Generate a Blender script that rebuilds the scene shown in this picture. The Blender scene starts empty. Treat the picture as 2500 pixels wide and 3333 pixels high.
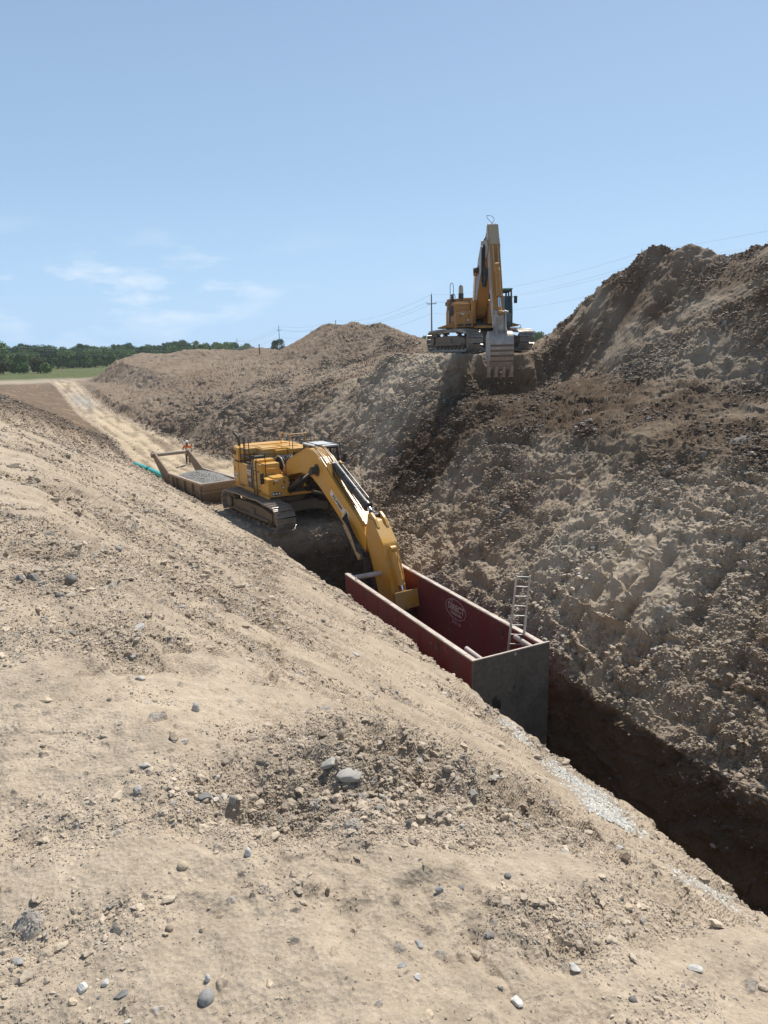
import bpy, bmesh, math, random
import numpy as np
from mathutils import Vector, Matrix, Euler
random.seed(7)
sc = bpy.context.scene
COL = sc.collection
R_ = math.radians

# ------------------------------------------------------------------ helpers
def tag(o, label=None, cat=None, group=None, kind=None):
    if label: o['label'] = label
    if cat: o['category'] = cat
    if group: o['group'] = group
    if kind: o['kind'] = kind
    return o

def empty(name, loc=(0, 0, 0), rz=0.0, parent=None):
    o = bpy.data.objects.new(name, None)
    COL.objects.link(o)
    o.location = loc
    o.rotation_euler = (0, 0, rz)
    if parent: o.parent = parent
    return o

def mesh_obj(name, verts, faces, mat, parent=None, smooth=False):
    me = bpy.data.meshes.new(name)
    me.from_pydata([tuple(v) for v in verts], [], faces)
    me.update()
    if mat is not None:
        me.materials.append(mat)
    if smooth:
        for p in me.polygons: p.use_smooth = True
    o = bpy.data.objects.new(name, me)
    COL.objects.link(o)
    if parent: o.parent = parent
    return o

def np_mesh(name, V, Fq, mat, cols=None, smooth=False, parent=None, tri=False, colname='Col'):
    """fast mesh from numpy arrays; V (n,3), Fq (m,4) or (m,3)"""
    me = bpy.data.meshes.new(name)
    k = Fq.shape[1]
    me.vertices.add(len(V)); me.vertices.foreach_set('co', V.astype(np.float32).ravel())
    me.loops.add(Fq.size); me.loops.foreach_set('vertex_index', Fq.astype(np.int32).ravel())
    me.polygons.add(len(Fq))
    me.polygons.foreach_set('loop_start', np.arange(0, Fq.size, k, dtype=np.int32))
    me.polygons.foreach_set('loop_total', np.full(len(Fq), k, dtype=np.int32))
    if smooth: me.polygons.foreach_set('use_smooth', np.ones(len(Fq), dtype=bool))
    else: me.polygons.foreach_set('use_smooth', np.zeros(len(Fq), dtype=bool))
    if cols is not None:
        a = me.color_attributes.new(colname, 'FLOAT_COLOR', 'POINT')
        c4 = np.ones((len(V), 4), np.float32); c4[:, :cols.shape[1]] = cols
        a.data.foreach_set('color', c4.ravel())
    me.update(calc_edges=True)
    if mat is not None: me.materials.append(mat)
    o = bpy.data.objects.new(name, me)
    COL.objects.link(o)
    if parent: o.parent = parent
    return o

class MB:
    """collects shapes; build() links them as ONE mesh object"""
    def __init__(s): s.v = []; s.f = []
    def add(s, vs, fs):
        b = len(s.v)
        s.v += [Vector(v) for v in vs]
        s.f += [tuple(i + b for i in f) for f in fs]
        return s
    def box(s, c, size, rot=None, bev=0.0):
        hx, hy, hz = size[0]/2, size[1]/2, size[2]/2
        bm = bmesh.new()
        bmesh.ops.create_cube(bm, size=1)
        for v in bm.verts: v.co = Vector((v.co.x*size[0], v.co.y*size[1], v.co.z*size[2]))
        if bev > 0:
            bmesh.ops.bevel(bm, geom=list(bm.edges), offset=min(bev, hx*.9, hy*.9, hz*.9), segments=2, affect='EDGES', profile=.6)
        M = Matrix.Translation(Vector(c))
        if rot is not None: M = M @ (rot if isinstance(rot, Matrix) else Euler(rot).to_matrix().to_4x4())
        for v in bm.verts: v.co = M @ v.co
        return s._bm(bm)
    def box2(s, a, b, bev=0.0):
        c = [(a[i]+b[i])/2 for i in range(3)]
        return s.box(c, [abs(b[i]-a[i]) for i in range(3)], bev=bev)
    def _bm(s, bm):
        bm.verts.index_update()
        s.add([v.co.copy() for v in bm.verts], [[v.index for v in f.verts] for f in bm.faces])
        bm.free()
        return s
    def bar(s, p, q, w, h=None, up=(0, 0, 1), bev=0.0):
        """rectangular bar from p to q"""
        p, q = Vector(p), Vector(q); h = h or w
        d = (q-p); L = d.length
        if L < 1e-6: return s
        x = d.normalized(); u = Vector(up)
        y = u.cross(x)
        if y.length < 1e-4: y = Vector((0, 1, 0)).cross(x)
        y.normalize(); z = x.cross(y)
        M = Matrix((( x.x, y.x, z.x, 0), (x.y, y.y, z.y, 0), (x.z, y.z, z.z, 0), (0, 0, 0, 1)))
        M = Matrix.Translation((p+q)/2) @ M
        return s.box((0, 0, 0), (L, w, h), rot=None, bev=bev)._xf_last(M, bev)
    def _xf_last(s, M, bev):
        n = 8 if bev <= 0 else None
        if n is None:
            n = s._last
        for i in range(len(s.v)-n, len(s.v)): s.v[i] = M @ s.v[i]
        return s
    def cyl(s, p, q, r, r2=None, seg=16, cap=True):
        p, q = Vector(p), Vector(q); r2 = r if r2 is None else r2
        x = (q-p).normalized()
        y = Vector((0, 0, 1)).cross(x)
        if y.length < 1e-3: y = Vector((0, 1, 0)).cross(x)
        y.normalize(); z = x.cross(y)
        vs = []
        for i in range(seg):
            a = 2*math.pi*i/seg
            d = y*math.cos(a)+z*math.sin(a)
            vs += [p+d*r, q+d*r2]
        fs = [(2*i, 2*((i+1) % seg), 2*((i+1) % seg)+1, 2*i+1) for i in range(seg)]
        if cap:
            fs.append(tuple(2*i for i in range(seg))[::-1]); fs.append(tuple(2*i+1 for i in range(seg)))
        return s.add(vs, fs)
    def tube(s, pts, r, seg=8, closed=False):
        pts = [Vector(p) for p in pts]
        n = len(pts); rings = []
        prev = None
        for i, p in enumerate(pts):
            if closed: d = pts[(i+1) % n]-pts[i-1]
            else: d = pts[min(i+1, n-1)]-pts[max(i-1, 0)]
            d.normalize()
            if prev is None:
                u = Vector((0, 0, 1)).cross(d)
                if u.length < 1e-3: u = Vector((0, 1, 0)).cross(d)
            else:
                u = prev-d*prev.dot(d)
            u.normalize(); prev = u
            w = d.cross(u)
            rr = r[i] if isinstance(r, (list, tuple)) else r
            rings.append([p+(u*math.cos(2*math.pi*k/seg)+w*math.sin(2*math.pi*k/seg))*rr for k in range(seg)])
        vs = [v for rg in rings for v in rg]; fs = []
        for i in range(n if closed else n-1):
            a, b = i*seg, ((i+1) % n)*seg
            for k in range(seg):
                fs.append((a+k, a+(k+1) % seg, b+(k+1) % seg, b+k))
        if not closed:
            fs.append(tuple(range(seg))[::-1]); fs.append(tuple((n-1)*seg+k for k in range(seg)))
        return s.add(vs, fs)
    def prism(s, poly, axis, a, b, bev=0.0):
        """poly: 2D points in the plane normal to axis; extruded from a to b.
        axis 'y': poly=(x,z); 'x': poly=(y,z); 'z': poly=(x,y)"""
        def P(u, v, w):
            return {'y': (u, w, v), 'x': (w, u, v), 'z': (u, v, w)}[axis]
        n = len(poly)
        bm = bmesh.new()
        A = [bm.verts.new(P(u, v, a)) for u, v in poly]; B = [bm.verts.new(P(u, v, b)) for u, v in poly]
        bm.faces.new(A); bm.faces.new(B[::-1])
        for i in range(n): bm.faces.new((A[i], B[i], B[(i+1) % n], A[(i+1) % n]))
        bmesh.ops.recalc_face_normals(bm, faces=list(bm.faces))
        if bev > 0:
            bmesh.ops.bevel(bm, geom=list(bm.edges), offset=bev, segments=2, affect='EDGES', profile=.6)
        return s._bm(bm)
    def loft(s, rings, cap=True, closed=True):
        n = len(rings[0]); vs = [v for r in rings for v in r]; fs = []
        for i in range(len(rings)-1):
            for k in range(n if closed else n-1):
                fs.append((i*n+k, i*n+(k+1) % n, (i+1)*n+(k+1) % n, (i+1)*n+k))
        if cap:
            fs.append(tuple(range(n))[::-1]); fs.append(tuple((len(rings)-1)*n+k for k in range(n)))
        return s.add(vs, fs)
    def build(s, name, mat, parent=None, smooth=False, M=None, fixn=True):
        vs = [M @ v for v in s.v] if M is not None else s.v
        o = mesh_obj(name, vs, s.f, mat, parent, smooth)
        if fixn:
            bm = bmesh.new(); bm.from_mesh(o.data)
            bmesh.ops.recalc_face_normals(bm, faces=list(bm.faces))
            bm.to_mesh(o.data); bm.free()
        if smooth:
            o.data.set_sharp_from_angle(angle=R_(35))
        return o
# bar with bevel: bookkeeping of the last block size
_ob = MB.box
def _box(s, *a, **k):
    n0 = len(s.v); _ob(s, *a, **k); s._last = len(s.v)-n0; return s
MB.box = _box

def catmull(pts, n=8):
    pts = [Vector(p) for p in pts]; out = []
    P = [pts[0]*2-pts[1]]+pts+[pts[-1]*2-pts[-2]]
    for i in range(1, len(P)-2):
        for k in range(n):
            t = k/n
            out.append(.5*((2*P[i])+(-P[i-1]+P[i+1])*t+(2*P[i-1]-5*P[i]+4*P[i+1]-P[i+2])*t*t+(-P[i-1]+3*P[i]-3*P[i+1]+P[i+2])*t**3))
    out.append(pts[-1]); return out

# ------------------------------------------------------------------ materials
def new_mat(name):
    m = bpy.data.materials.new(name); m.use_nodes = True
    nt = m.node_tree
    b = nt.nodes['Principled BSDF']
    return m, nt, b

def nd(nt, typ, **kw):
    n = nt.nodes.new(typ)
    for k, v in kw.items():
        if k == 'inp':
            for a, c in v.items(): n.inputs[a].default_value = c
        else: setattr(n, k, v)
    return n

def ramp(nt, src, stops):
    r = nt.nodes.new('ShaderNodeValToRGB')
    e = r.color_ramp.elements
    while len(e) < len(stops): e.new(.5)
    for i, (p, c) in enumerate(stops):
        e[i].position = p; e[i].color = (*c, 1) if len(c) == 3 else c
    nt.links.new(src, r.inputs['Fac'])
    return r

def mixc(nt, fac, a, b, mode='MIX'):
    m = nt.nodes.new('ShaderNodeMix'); m.data_type = 'RGBA'; m.blend_type = mode
    for s, v in ((m.inputs[0], fac), (m.inputs[6], a), (m.inputs[7], b)):
        if hasattr(v, 'is_output') or isinstance(v, bpy.types.NodeSocket): nt.links.new(v, s)
        elif isinstance(v, (int, float)): s.default_value = v
        else: s.default_value = (*v, 1)
    return m.outputs[2]

def paint(name, col, rough=.45, dirt=(.27, .21, .15), damt=.35, metal=0.0, scale=1.5, chips=None, bump=.02, streak=False, fade=0.0, spec=.5):
    """painted / metal surface with dust, mottling and scratches"""
    m, nt, b = new_mat(name)
    tc = nd(nt, 'ShaderNodeTexCoord')
    n1 = nd(nt, 'ShaderNodeTexNoise', inp={'Scale': scale, 'Detail': 8, 'Roughness': .65})
    if streak:
        mp = nd(nt, 'ShaderNodeMapping'); mp.inputs['Scale'].default_value = (3, 3, .35)
        nt.links.new(tc.outputs['Object'], mp.inputs['Vector']); nt.links.new(mp.outputs['Vector'], n1.inputs['Vector'])
    else:
        nt.links.new(tc.outputs['Object'], n1.inputs['Vector'])
    n2 = nd(nt, 'ShaderNodeTexNoise', inp={'Scale': scale*9, 'Detail': 6, 'Roughness': .7})
    nt.links.new(tc.outputs['Object'], n2.inputs['Vector'])
    lo = max(.02, .62-damt*.6)
    r1 = ramp(nt, n1.outputs['Fac'], [(lo, (0, 0, 0)), (min(.98, lo+.22), (1, 1, 1))])
    r2 = ramp(nt, n2.outputs['Fac'], [(.35, (.35, .35, .35)), (.7, (1, 1, 1))])
    fac = nd(nt, 'ShaderNodeMath', operation='MULTIPLY')
    nt.links.new(r1.outputs['Color'], fac.inputs[0]); nt.links.new(r2.outputs['Color'], fac.inputs[1])
    f2 = nd(nt, 'ShaderNodeMath', operation='MULTIPLY'); f2.inputs[1].default_value = min(1.0, .35+damt)
    nt.links.new(fac.outputs[0], f2.inputs[0])
    vary = mixc(nt, .18, col, r2.outputs['Color'], 'MULTIPLY')
    c = mixc(nt, f2.outputs[0], vary, dirt)
    if chips:
        n3 = nd(nt, 'ShaderNodeTexNoise', inp={'Scale': scale*4, 'Detail': 10, 'Roughness': .75})
        nt.links.new(tc.outputs['Object'], n3.inputs['Vector'])
        r3 = ramp(nt, n3.outputs['Fac'], [(.60, (0, 0, 0)), (.64, (1, 1, 1))])
        c = mixc(nt, r3.outputs['Color'], c, chips)
    nt.links.new(c, b.inputs['Base Color'])
    rr = nd(nt, 'ShaderNodeMapRange', inp={'To Min': rough, 'To Max': min(1, rough+.4)})
    nt.links.new(f2.outputs[0], rr.inputs['Value']); nt.links.new(rr.outputs['Result'], b.inputs['Roughness'])
    b.inputs['Metallic'].default_value = metal
    b.inputs['Specular IOR Level'].default_value = spec
    if bump:
        bp = nd(nt, 'ShaderNodeBump', inp={'Strength': .35, 'Distance': bump})
        nt.links.new(n2.outputs['Fac'], bp.inputs['Height']); nt.links.new(bp.outputs['Normal'], b.inputs['Normal'])
    return m

def plain(name, col, rough=.6, metal=0.0, emit=None):
    m, nt, b = new_mat(name)
    b.inputs['Base Color'].default_value = (*col, 1); b.inputs['Roughness'].default_value = rough
    b.inputs['Metallic'].default_value = metal
    return m

# ------------------------------------------------------------------ noise
_rng = np.random.RandomState(11)
_perm = np.concatenate([_rng.permutation(256)]*2).astype(np.int32)
_g3 = _rng.normal(size=(256, 3)); _g3 /= np.linalg.norm(_g3, axis=1)[:, None]; _g3 = (_g3*1.5).astype(np.float32)

def _perlin(x, y, z):
    xi = np.floor(x); yi = np.floor(y); zi = np.floor(z)
    xf = (x-xi).astype(np.float32); yf = (y-yi).astype(np.float32); zf = (z-zi).astype(np.float32)
    xi = xi.astype(np.int32) & 255; yi = yi.astype(np.int32) & 255; zi = zi.astype(np.int32) & 255
    u = xf*xf*xf*(xf*(xf*6-15)+10); v = yf*yf*yf*(yf*(yf*6-15)+10); w = zf*zf*zf*(zf*(zf*6-15)+10)
    out = 0
    for dx in (0, 1):
        px = _perm[xi+dx]
        wx = u if dx else 1-u
        for dy in (0, 1):
            pxy = _perm[(px+yi+dy) & 255]
            wy = (v if dy else 1-v)*wx
            for dz in (0, 1):
                g = _g3[_perm[(pxy+zi+dz) & 255]]
                out = out+(g[:, 0]*(xf-dx)+g[:, 1]*(yf-dy)+g[:, 2]*(zf-dz))*wy*(w if dz else 1-w)
    return out.astype(np.float32)

def perlin(x, y, z, f=1.0, off=0.0, chunk=400000):
    x = np.asarray(x, np.float64)*f+off*17.13; y = np.asarray(y, np.float64)*f+off*9.71; z = np.asarray(z, np.float64)*f+off*5.37
    x, y, z = np.broadcast_arrays(x, y, z); sh = x.shape
    x = x.ravel(); y = y.ravel(); z = z.ravel()
    o = np.empty(len(x), np.float32)
    for i in range(0, len(x), chunk):
        o[i:i+chunk] = _perlin(x[i:i+chunk], y[i:i+chunk], z[i:i+chunk])
    return o.reshape(sh)

def _hash(i, j, k):
    h = (i.astype(np.int64)*374761393+j.astype(np.int64)*668265263+k*2147483647) & 0xffffffff
    h = ((h ^ (h >> 13))*1274126177) & 0xffffffff
    h = h ^ (h >> 16)
    return (h & 0xffff).astype(np.float32)/65535.0

def clods(x, y, cell, dens, seed=1, rmin=.18, rmax=.48, flat=.7, pw=.5):
    """dome-shaped lumps scattered on a jittered grid. returns height and an id value"""
    X = x/cell; Y = y/cell
    ix = np.floor(X).astype(np.int64); iy = np.floor(Y).astype(np.int64)
    H = np.zeros(X.shape, np.float32); I = np.zeros(X.shape, np.float32)
    for dx in (-1, 0, 1):
        for dy in (-1, 0, 1):
            cx = ix+dx; cy = iy+dy
            r0 = _hash(cx, cy, seed)
            keep = r0 < dens
            px = cx+.15+.7*_hash(cx, cy, seed+1); py = cy+.15+.7*_hash(cx, cy, seed+2)
            q = _hash(cx, cy, seed+3)
            rad = rmin+(rmax-rmin)*q*q
            a = _hash(cx, cy, seed+4)*3.1416; asp = 1+.8*_hash(cx, cy, seed+5)
            ddx = (X-px).astype(np.float32); ddy = (Y-py).astype(np.float32)
            ca = np.cos(a); sa = np.sin(a)
            e = ((ddx*ca+ddy*sa)*asp)**2+(-ddx*sa+ddy*ca)**2
            t = 1-e/(rad*rad)
            h = np.where(keep & (t > 0), (np.maximum(t, 0)**pw)*rad*cell*flat, 0).astype(np.float32)
            up = h > H
            I = np.where(up, _hash(cx, cy, seed+6), I); H = np.maximum(H, h)
    return H, I

# ------------------------------------------------------------------ camera
YAW, PITCH, ROLL = 26.0, 13.1, 1.5
cam_d = bpy.data.cameras.new('camera'); cam = bpy.data.objects.new('camera', cam_d); COL.objects.link(cam)
_y, _p, _r = R_(YAW), R_(PITCH), R_(ROLL)
_fh = Vector((math.sin(_y), math.cos(_y), 0)); _rt = Vector((math.cos(_y), -math.sin(_y), 0)); _up = Vector((0, 0, 1))
CF = _fh*math.cos(_p)-_up*math.sin(_p); _u = _up*math.cos(_p)+_fh*math.sin(_p)
CR = _rt*math.cos(_r)-_u*math.sin(_r); CU = _u*math.cos(_r)+_rt*math.sin(_r)
cam.matrix_world = Matrix(((CR.x, CU.x, -CF.x, 0), (CR.y, CU.y, -CF.y, 0), (CR.z, CU.z, -CF.z, 0), (0, 0, 0, 1)))
cam_d.sensor_fit = 'VERTICAL'; cam_d.sensor_height = 24.0; cam_d.lens = 24.0*1500/2212
cam_d.clip_start = .05; cam_d.clip_end = 6000
sc.camera = cam
# ------------------------------------------------------------------ terrain
# x runs across the trench, y along it, z up; the eye stands at the origin.
def K(s, *kn):
    kn = sorted(kn); return np.interp(s, [a for a, _ in kn], [b for _, b in kn])
def sstep(a, b, x):
    t = np.clip((x-a)/(b-a), 0, 1); return t*t*(3-2*t)

LIP = ((-30, 8.75), (22, 8.75), (28, 8.5), (36.5, 7.9), (40, 7.6), (47, 7.0), (53.5, 6.1), (61, 5.9), (72, 5.8), (81, 4.95), (91, 3.95), (113, 3.1), (135, 2.2), (160, 1.6), (400, -10))
TOE = ((-30, 12.6), (24, 12.7), (27, 13.3), (30, 14.0), (36, 14.4), (45, 13.9), (55, 13.3), (61, 12.4), (69, 11.9), (75, 10.4), (91, 7.9), (106, 7.0), (126, 6.4), (160, 6.6), (400, -2))
def road_z(s):
    return K(s, (60, -8.3), (65, -8.2), (95, -6.2), (122, -4.25), (130, -4.0), (150, -4.0))

def controls(s):
    zr = road_z(s)
    nl = K(s, *LIP); nt = K(s, *TOE)
    ncr = K(s, (-60, 2.2), (0, 1.4), (1.8, 1.05), (3.2, .8), (5.5, -.35), (10, -.95), (20, -1.3), (45, -2.0), (70, -3.5), (100, -5), (128, -3), (160, -2), (400, -30))
    zcr = K(s, (-60, -1.6), (0, -1.72), (6, -1.75), (20, -1.75), (45, -2.1), (70, -2.8), (110, -3.6), (135, -4.0), (400, -4.0))
    P = []
    P.append((np.full_like(s, -900.), K(s, (0, -2.5), (60, -4), (400, -4))))
    P.append((ncr-14, K(s, (0, -1.5), (40, -2.0), (80, -3.2), (135, -4.0))))
    P.append((ncr-.6, zcr+.02))
    P.append((ncr+.9, zcr-.45*K(s, (60, 1.), (130, .1))))
    # left toe or lip
    P.append((nl-.0, np.where(s < 60, -8.3, zr)))
    # trench floor left, right
    zb = K(s, (-30, -13.2), (30.0, -13.2), (31.0, -8.9), (31.5, -8.3), (60, -8.3)); zb = np.where(s > 60, zr, zb)
    wl = K(s, (28, 1.0), (31.5, .35))
    P.append((nl+wl, zb))
    P.append((nt-K(s, (24, .15), (30, .35)), zb))
    # right lip
    P.append((nt+K(s, (24, .35), (30, .25)), np.where(s < 31.3, K(s, (-30, -9.8), (16, -9.7), (24, -9.3), (28, -8.6), (31.3, -8.1)), zb+.15)))
    # mid of the right slope
    P.append((nt+K(s, (0, 2.6), (30, 2.3), (60, 1.7), (110, 1.1)), np.where(s < 31.3, K(s, (-30, -7.7), (24, -7.4), (31.3, -6.0)), zb+K(s, (30, 1.9), (60, 1.3), (110, .8), (130, .1), (160, .0)))))
    # crest of the right slope
    P.append((K(s, (-30, 20.5), (22, 20), (27, 18.7), (33, 18.5), (38, 19.0), (46, 19.6), (63, 18.1), (92, 14.4), (110, 10.5), (130, 8.5), (160, 8.5), (400, 0)),
              K(s, (-30, -3.1), (22, -3.3), (27, -3.8), (33, -3.7), (37, -3.2), (46, -3.4), (63, -3.9), (92, -4.1), (110, -3.7), (135, -4))))
    # platform edge / shelf
    P.append((K(s, (-30, 24), (26, 23.5), (32, 22.5), (35, 22.0), (42, 22.2), (63, 21), (92, 17), (120, 13), (150, 12), (400, 6)),
              K(s, (-30, -2.4), (28, -2.3), (32, -1.9), (34.2, -.30), (43.5, -.30), (48, -1.9), (63, -2.9), (92, -3.0), (115, -1.0), (130, -.6), (142, -2.8), (160, -4))))
    P.append((K(s, (-30, 25.5), (26, 25.8), (34, 28.8), (42, 29.5), (60, 27), (90, 24), (120, 17), (160, 16), (400, 14)),
              K(s, (-30, -1.7), (26, -1.6), (34.5, -.3), (46, -.3), (55, -.9), (63, -1.5), (80, -1.2), (100, -1.8), (115, -.6), (128, .35), (138, -1.0), (155, -4))))
    # ridge of the spoil heaps
    P.append((K(s, (-30, 32), (36, 32), (44, 33), (60, 34), (100, 34), (120, 28), (140, 26), (400, 20)),
              K(s, (-30, 5.7), (12, 6.0), (18, 5.7), (22, 4.8), (25.5, 4.15), (27.6, 5.0), (28.7, 4.55), (30.2, 4.85), (33, 3.7), (36, 2.3), (39.5, .6), (42, -.4), (55, -.5), (60, .5), (65, 2.0), (69, 2.6), (76, 2.7), (86, 3.0), (91, 2.0), (98, .5), (120, .5), (135, -.6), (150, -3.9), (170, -4))))
    P.append((K(s, (-30, 41), (60, 43), (100, 44), (400, 60)), K(s, (-30, -.8), (60, -.8), (90, -1.4), (130, -3.5), (170, -4))))
    P.append((np.full_like(s, 900.), K(s, (0, -.8), (100, -2.0), (200, -4))))
    return P

def H0(x, y):
    """base height, vectorised"""
    x = np.asarray(x, float); y = np.asarray(y, float)
    # wobble of the break lines
    w1 = perlin(y*.23, y*0+3.3, y*0)*.45+perlin(y*.7, y*0+8.3, y*0)*.2
    P = controls(y)
    amp = [0, 0, .5, .5, .45, .3, .2, .7, .8, .6, .6, .9, 1.6, 0, 0]
    n = [p[0]+amp[i]*(w1 if i not in (7, 8, 9) else perlin(y*.37, y*0+1.3+i, y*0)*.5+perlin(y*1.1, y*0+4.3+i, y*0)*.25) for i, p in enumerate(P)]
    for i in range(1, len(n)): n[i] = np.maximum(n[i], n[i-1]+.04)
    z = [p[1] for p in P]
    out = np.where(x <= n[0], z[0], z[-1]).astype(float)
    for i in range(len(n)-1):
        m = (x > n[i]) & (x <= n[i+1])
        t = (x-n[i])/(n[i+1]-n[i])
        out = np.where(m, z[i]+(z[i+1]-z[i])*t, out)
    return out

def bumps(x, y):
    h = 0
    def g(cx, cy, rx, ry, a, rot=0.0):
        c, s_ = math.cos(rot), math.sin(rot)
        u = ((x-cx)*c+(y-cy)*s_)/rx; v = (-(x-cx)*s_+(y-cy)*c)/ry
        return a*np.exp(-(u*u+v*v))
    # pit dug in front of the upper machine and the loose heap below it
    h = h+(-2.1*sstep(35.1, 33.9, y+.7*perlin(x, x*0, x*0, .7, 58)+.3*perlin(x, x*0, x*0, 2.3, 59))*np.exp(-(np.maximum(34.2-y, 0)/3.4)**2)*sstep(19.4, 22.3, x+.6*perlin(y, y*0, y*0, .8, 60))*sstep(30.4, 26.3, x+.7*perlin(y, y*0, y*0, .9, 61)))+g(25.9, 32.2, 1.5, 1.5, -.5)+g(20.3, 29.6, 1.6, 2.0, .55)+g(17.6, 27.5, 1.6, 2.6, .35)
    # berm along the left slope
    ax, ay, bx, by = -1.6, 25., 5.6, 56.
    L = math.hypot(bx-ax, by-ay); ux, uy = (bx-ax)/L, (by-ay)/L
    t = (x-ax)*ux+(y-ay)*uy; d = -(x-ax)*uy+(y-ay)*ux      # d>0: left/far side
    env = sstep(-4, 2, t)*sstep(L+1, L-6, t)
    h = h+env*(.55*sstep(-.5, .15, d)*np.exp(-np.maximum(d, 0)/2.2))
    # small spoil mounds on the skyline
    for cx, cy, r, a in ((27.5, 24.8, 1.3, -.3), (19, 132, 4.5, .7), (23, 118, 5, .8), (31, 108, 4, .5), (36, 84, 3.5, .7), (33, 77, 3, .5), (35, 70, 3, .4), (31, 20, 2.2, .6), (32, 29.6, 1.5, .5), (31, 10, 3, .5), (33, 3, 2.4, .7)):
        h = h+g(cx, cy, r, r*.9, a)
    return h

NAZ_D, NROW = 960, 1500
az = np.concatenate([np.linspace(-180, -60, 24, endpoint=False), np.linspace(-60, -13, 60, endpoint=False)**1,
                     np.linspace(-13, 66, NAZ_D, endpoint=False), np.linspace(66, 110, 60, endpoint=False), np.linspace(110, 180, 16, endpoint=False)])
az = np.radians(az); NA = len(az)
rf = np.concatenate([[.02], np.geomspace(.35, 3, 260, endpoint=False), np.linspace(3, 60, 2400, endpoint=False), np.geomspace(60, 260, 500, endpoint=False), np.geomspace(260, 1180, 60)])
NF = len(rf)
RF, AF = np.meshgrid(rf, az, indexing='xy')          # (NA, NF)
XF = RF*np.sin(AF); YF = RF*np.cos(AF)
HF = (H0(XF.ravel(), YF.ravel())+bumps(XF.ravel(), YF.ravel())).reshape(XF.shape)
# slight smoothing of creases along the ray
k5 = np.array([1, 2, 3, 2, 1])/9.
HS = HF.copy()
for off, w in zip((-2, -1, 0, 1, 2), k5):
    if off == 0: HS[:, 2:-2] = HF[:, 2:-2]*w
for off, w in zip((-2, -1, 1, 2), (k5[0], k5[1], k5[3], k5[4])):
    HS[:, 2:-2] += HF[:, 2+off:NF-2+off]*w
HF = HS
el = np.arctan2(HF, RF)
D3 = np.sqrt(RF**2+HF**2)
seg = np.abs(np.diff(el, axis=1))+.22*np.sqrt(np.diff(RF, axis=1)**2+np.diff(HF, axis=1)**2)/D3[:, 1:]
def blur0(a, w):
    n = a.shape[0]; pad = np.concatenate([a[-w:], a, a[:w]], 0); c = np.cumsum(np.concatenate([np.zeros((1, a.shape[1])), pad], 0), 0)
    return (c[2*w+1:2*w+1+n]-c[:n])/(2*w+1)
for _k in range(3): seg = blur0(seg, 11)
cum = np.concatenate([np.zeros((NA, 1)), np.cumsum(seg, axis=1)], axis=1)
# average the totals between neighbouring rays so rows stay coherent
rr = np.empty((NA, NROW)); hh = np.empty((NA, NROW))
for i in range(NA):
    t = np.linspace(0, cum[i, -1], NROW)
    rr[i] = np.interp(t, cum[i], rf); hh[i] = np.interp(t, cum[i], HF[i])
X = rr*np.sin(az)[:, None]; Y = rr*np.cos(az)[:, None]; Zb = hh
# base normals
P3 = np.stack([X, Y, Zb], -1)
dr = np.empty_like(P3); dr[:, 1:-1] = P3[:, 2:]-P3[:, :-2]; dr[:, 0] = P3[:, 1]-P3[:, 0]; dr[:, -1] = P3[:, -1]-P3[:, -2]
da = np.roll(P3, -1, 0)-np.roll(P3, 1, 0)
Nn = np.cross(da, dr); Nn = -Nn
ln = np.linalg.norm(Nn, axis=-1, keepdims=True); Nn = np.where(ln > 1e-12, Nn/np.maximum(ln, 1e-12), np.array([0, 0, 1.]))
Nn = np.where(Nn[..., 2:3] < 0, -Nn, Nn)
Nn[:, :3] = (0, 0, 1)
del dr, da, XF, YF, AF, HS, seg, cum, el, D3
x = X.ravel(); y = Y.ravel(); z = Zb.ravel(); N3 = Nn.reshape(-1, 3)
dist = np.sqrt(x*x+y*y+z*z)
sp = dist*.0017                                        # local vertex spacing
def band(wl): return np.clip(wl/(sp*2.2)-.6, 0, 1)      # fades an octave finer than the mesh

nlip = K(y, *LIP); ntoe = K(y, *TOE); ncr_ = K(y, (-60, 2.2), (0, 1.4), (5.5, -.35), (20, -1.3), (45, -2), (100, -5))
left = x < nlip+.3
onroad = (sstep(nlip+.2, nlip+.9, x)*sstep(ntoe-.1, ntoe-.9, x)*sstep(31, 32, y))
right = x > ntoe
road_far = sstep(60, 66, y)*onroad
steep = 1-N3[:, 2]
# streak field: blade marks along the left slope, fall-line rills on the right one
ys_ = y+.16*x+.25*perlin(x, y, z, .5, 9)
st_l = perlin(x*.16, ys_*.9, z*0, 1.0, 3)*band(1.1)+.6*perlin(x*.4, ys_*2.3, z*0, 1.0, 5)*band(.45)+.4*perlin(x*.9, ys_*5.6, z*0, 1.0, 7)*band(.2)
st_r = perlin(x*.16, y*.9, z*.16, 1.0, 4)+.6*perlin(x*.35, y*2.1, z*.35, 1.0, 6)
zone = perlin(x, y, z, .33, 2)                          # loose against packed
rough = np.where(left, np.clip(.8-1.0*st_l+.8*zone, .10, 1.9), np.clip(1.15+.6*st_r+.6*zone, .3, 2.2))
flatz = sstep(1.4, -.6, x-ncr_)*sstep(20, 3, np.hypot(x, y))
rough = rough*(1-.45*flatz)
def gq(cx, cy, rx, ry): return np.exp(-(((x-cx)/rx)**2+((y-cy)/ry)**2))
patch = np.clip(gq(.75, 2.35, .42, .45)+gq(1.35, 2.9, .45, .5)+gq(.35, 4.7, .45, .8)+.8*gq(-.1, 7.0, .7, 1.2)+.7*gq(1.15, 1.5, .3, .3), 0, 1.2)
calm = np.clip(gq(-.3, 5.7, .5, .5)+gq(.65, 3.9, .35, .45)+.8*gq(.25, 1.6, .35, .35)+.6*gq(.1, 2.9, .35, .6), 0, 1)
nearw = sstep(12, 8, y)*left
rough = rough*(1-.6*calm*nearw)+.45*patch*nearw
rough = rough*(1-.62*onroad)
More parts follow.
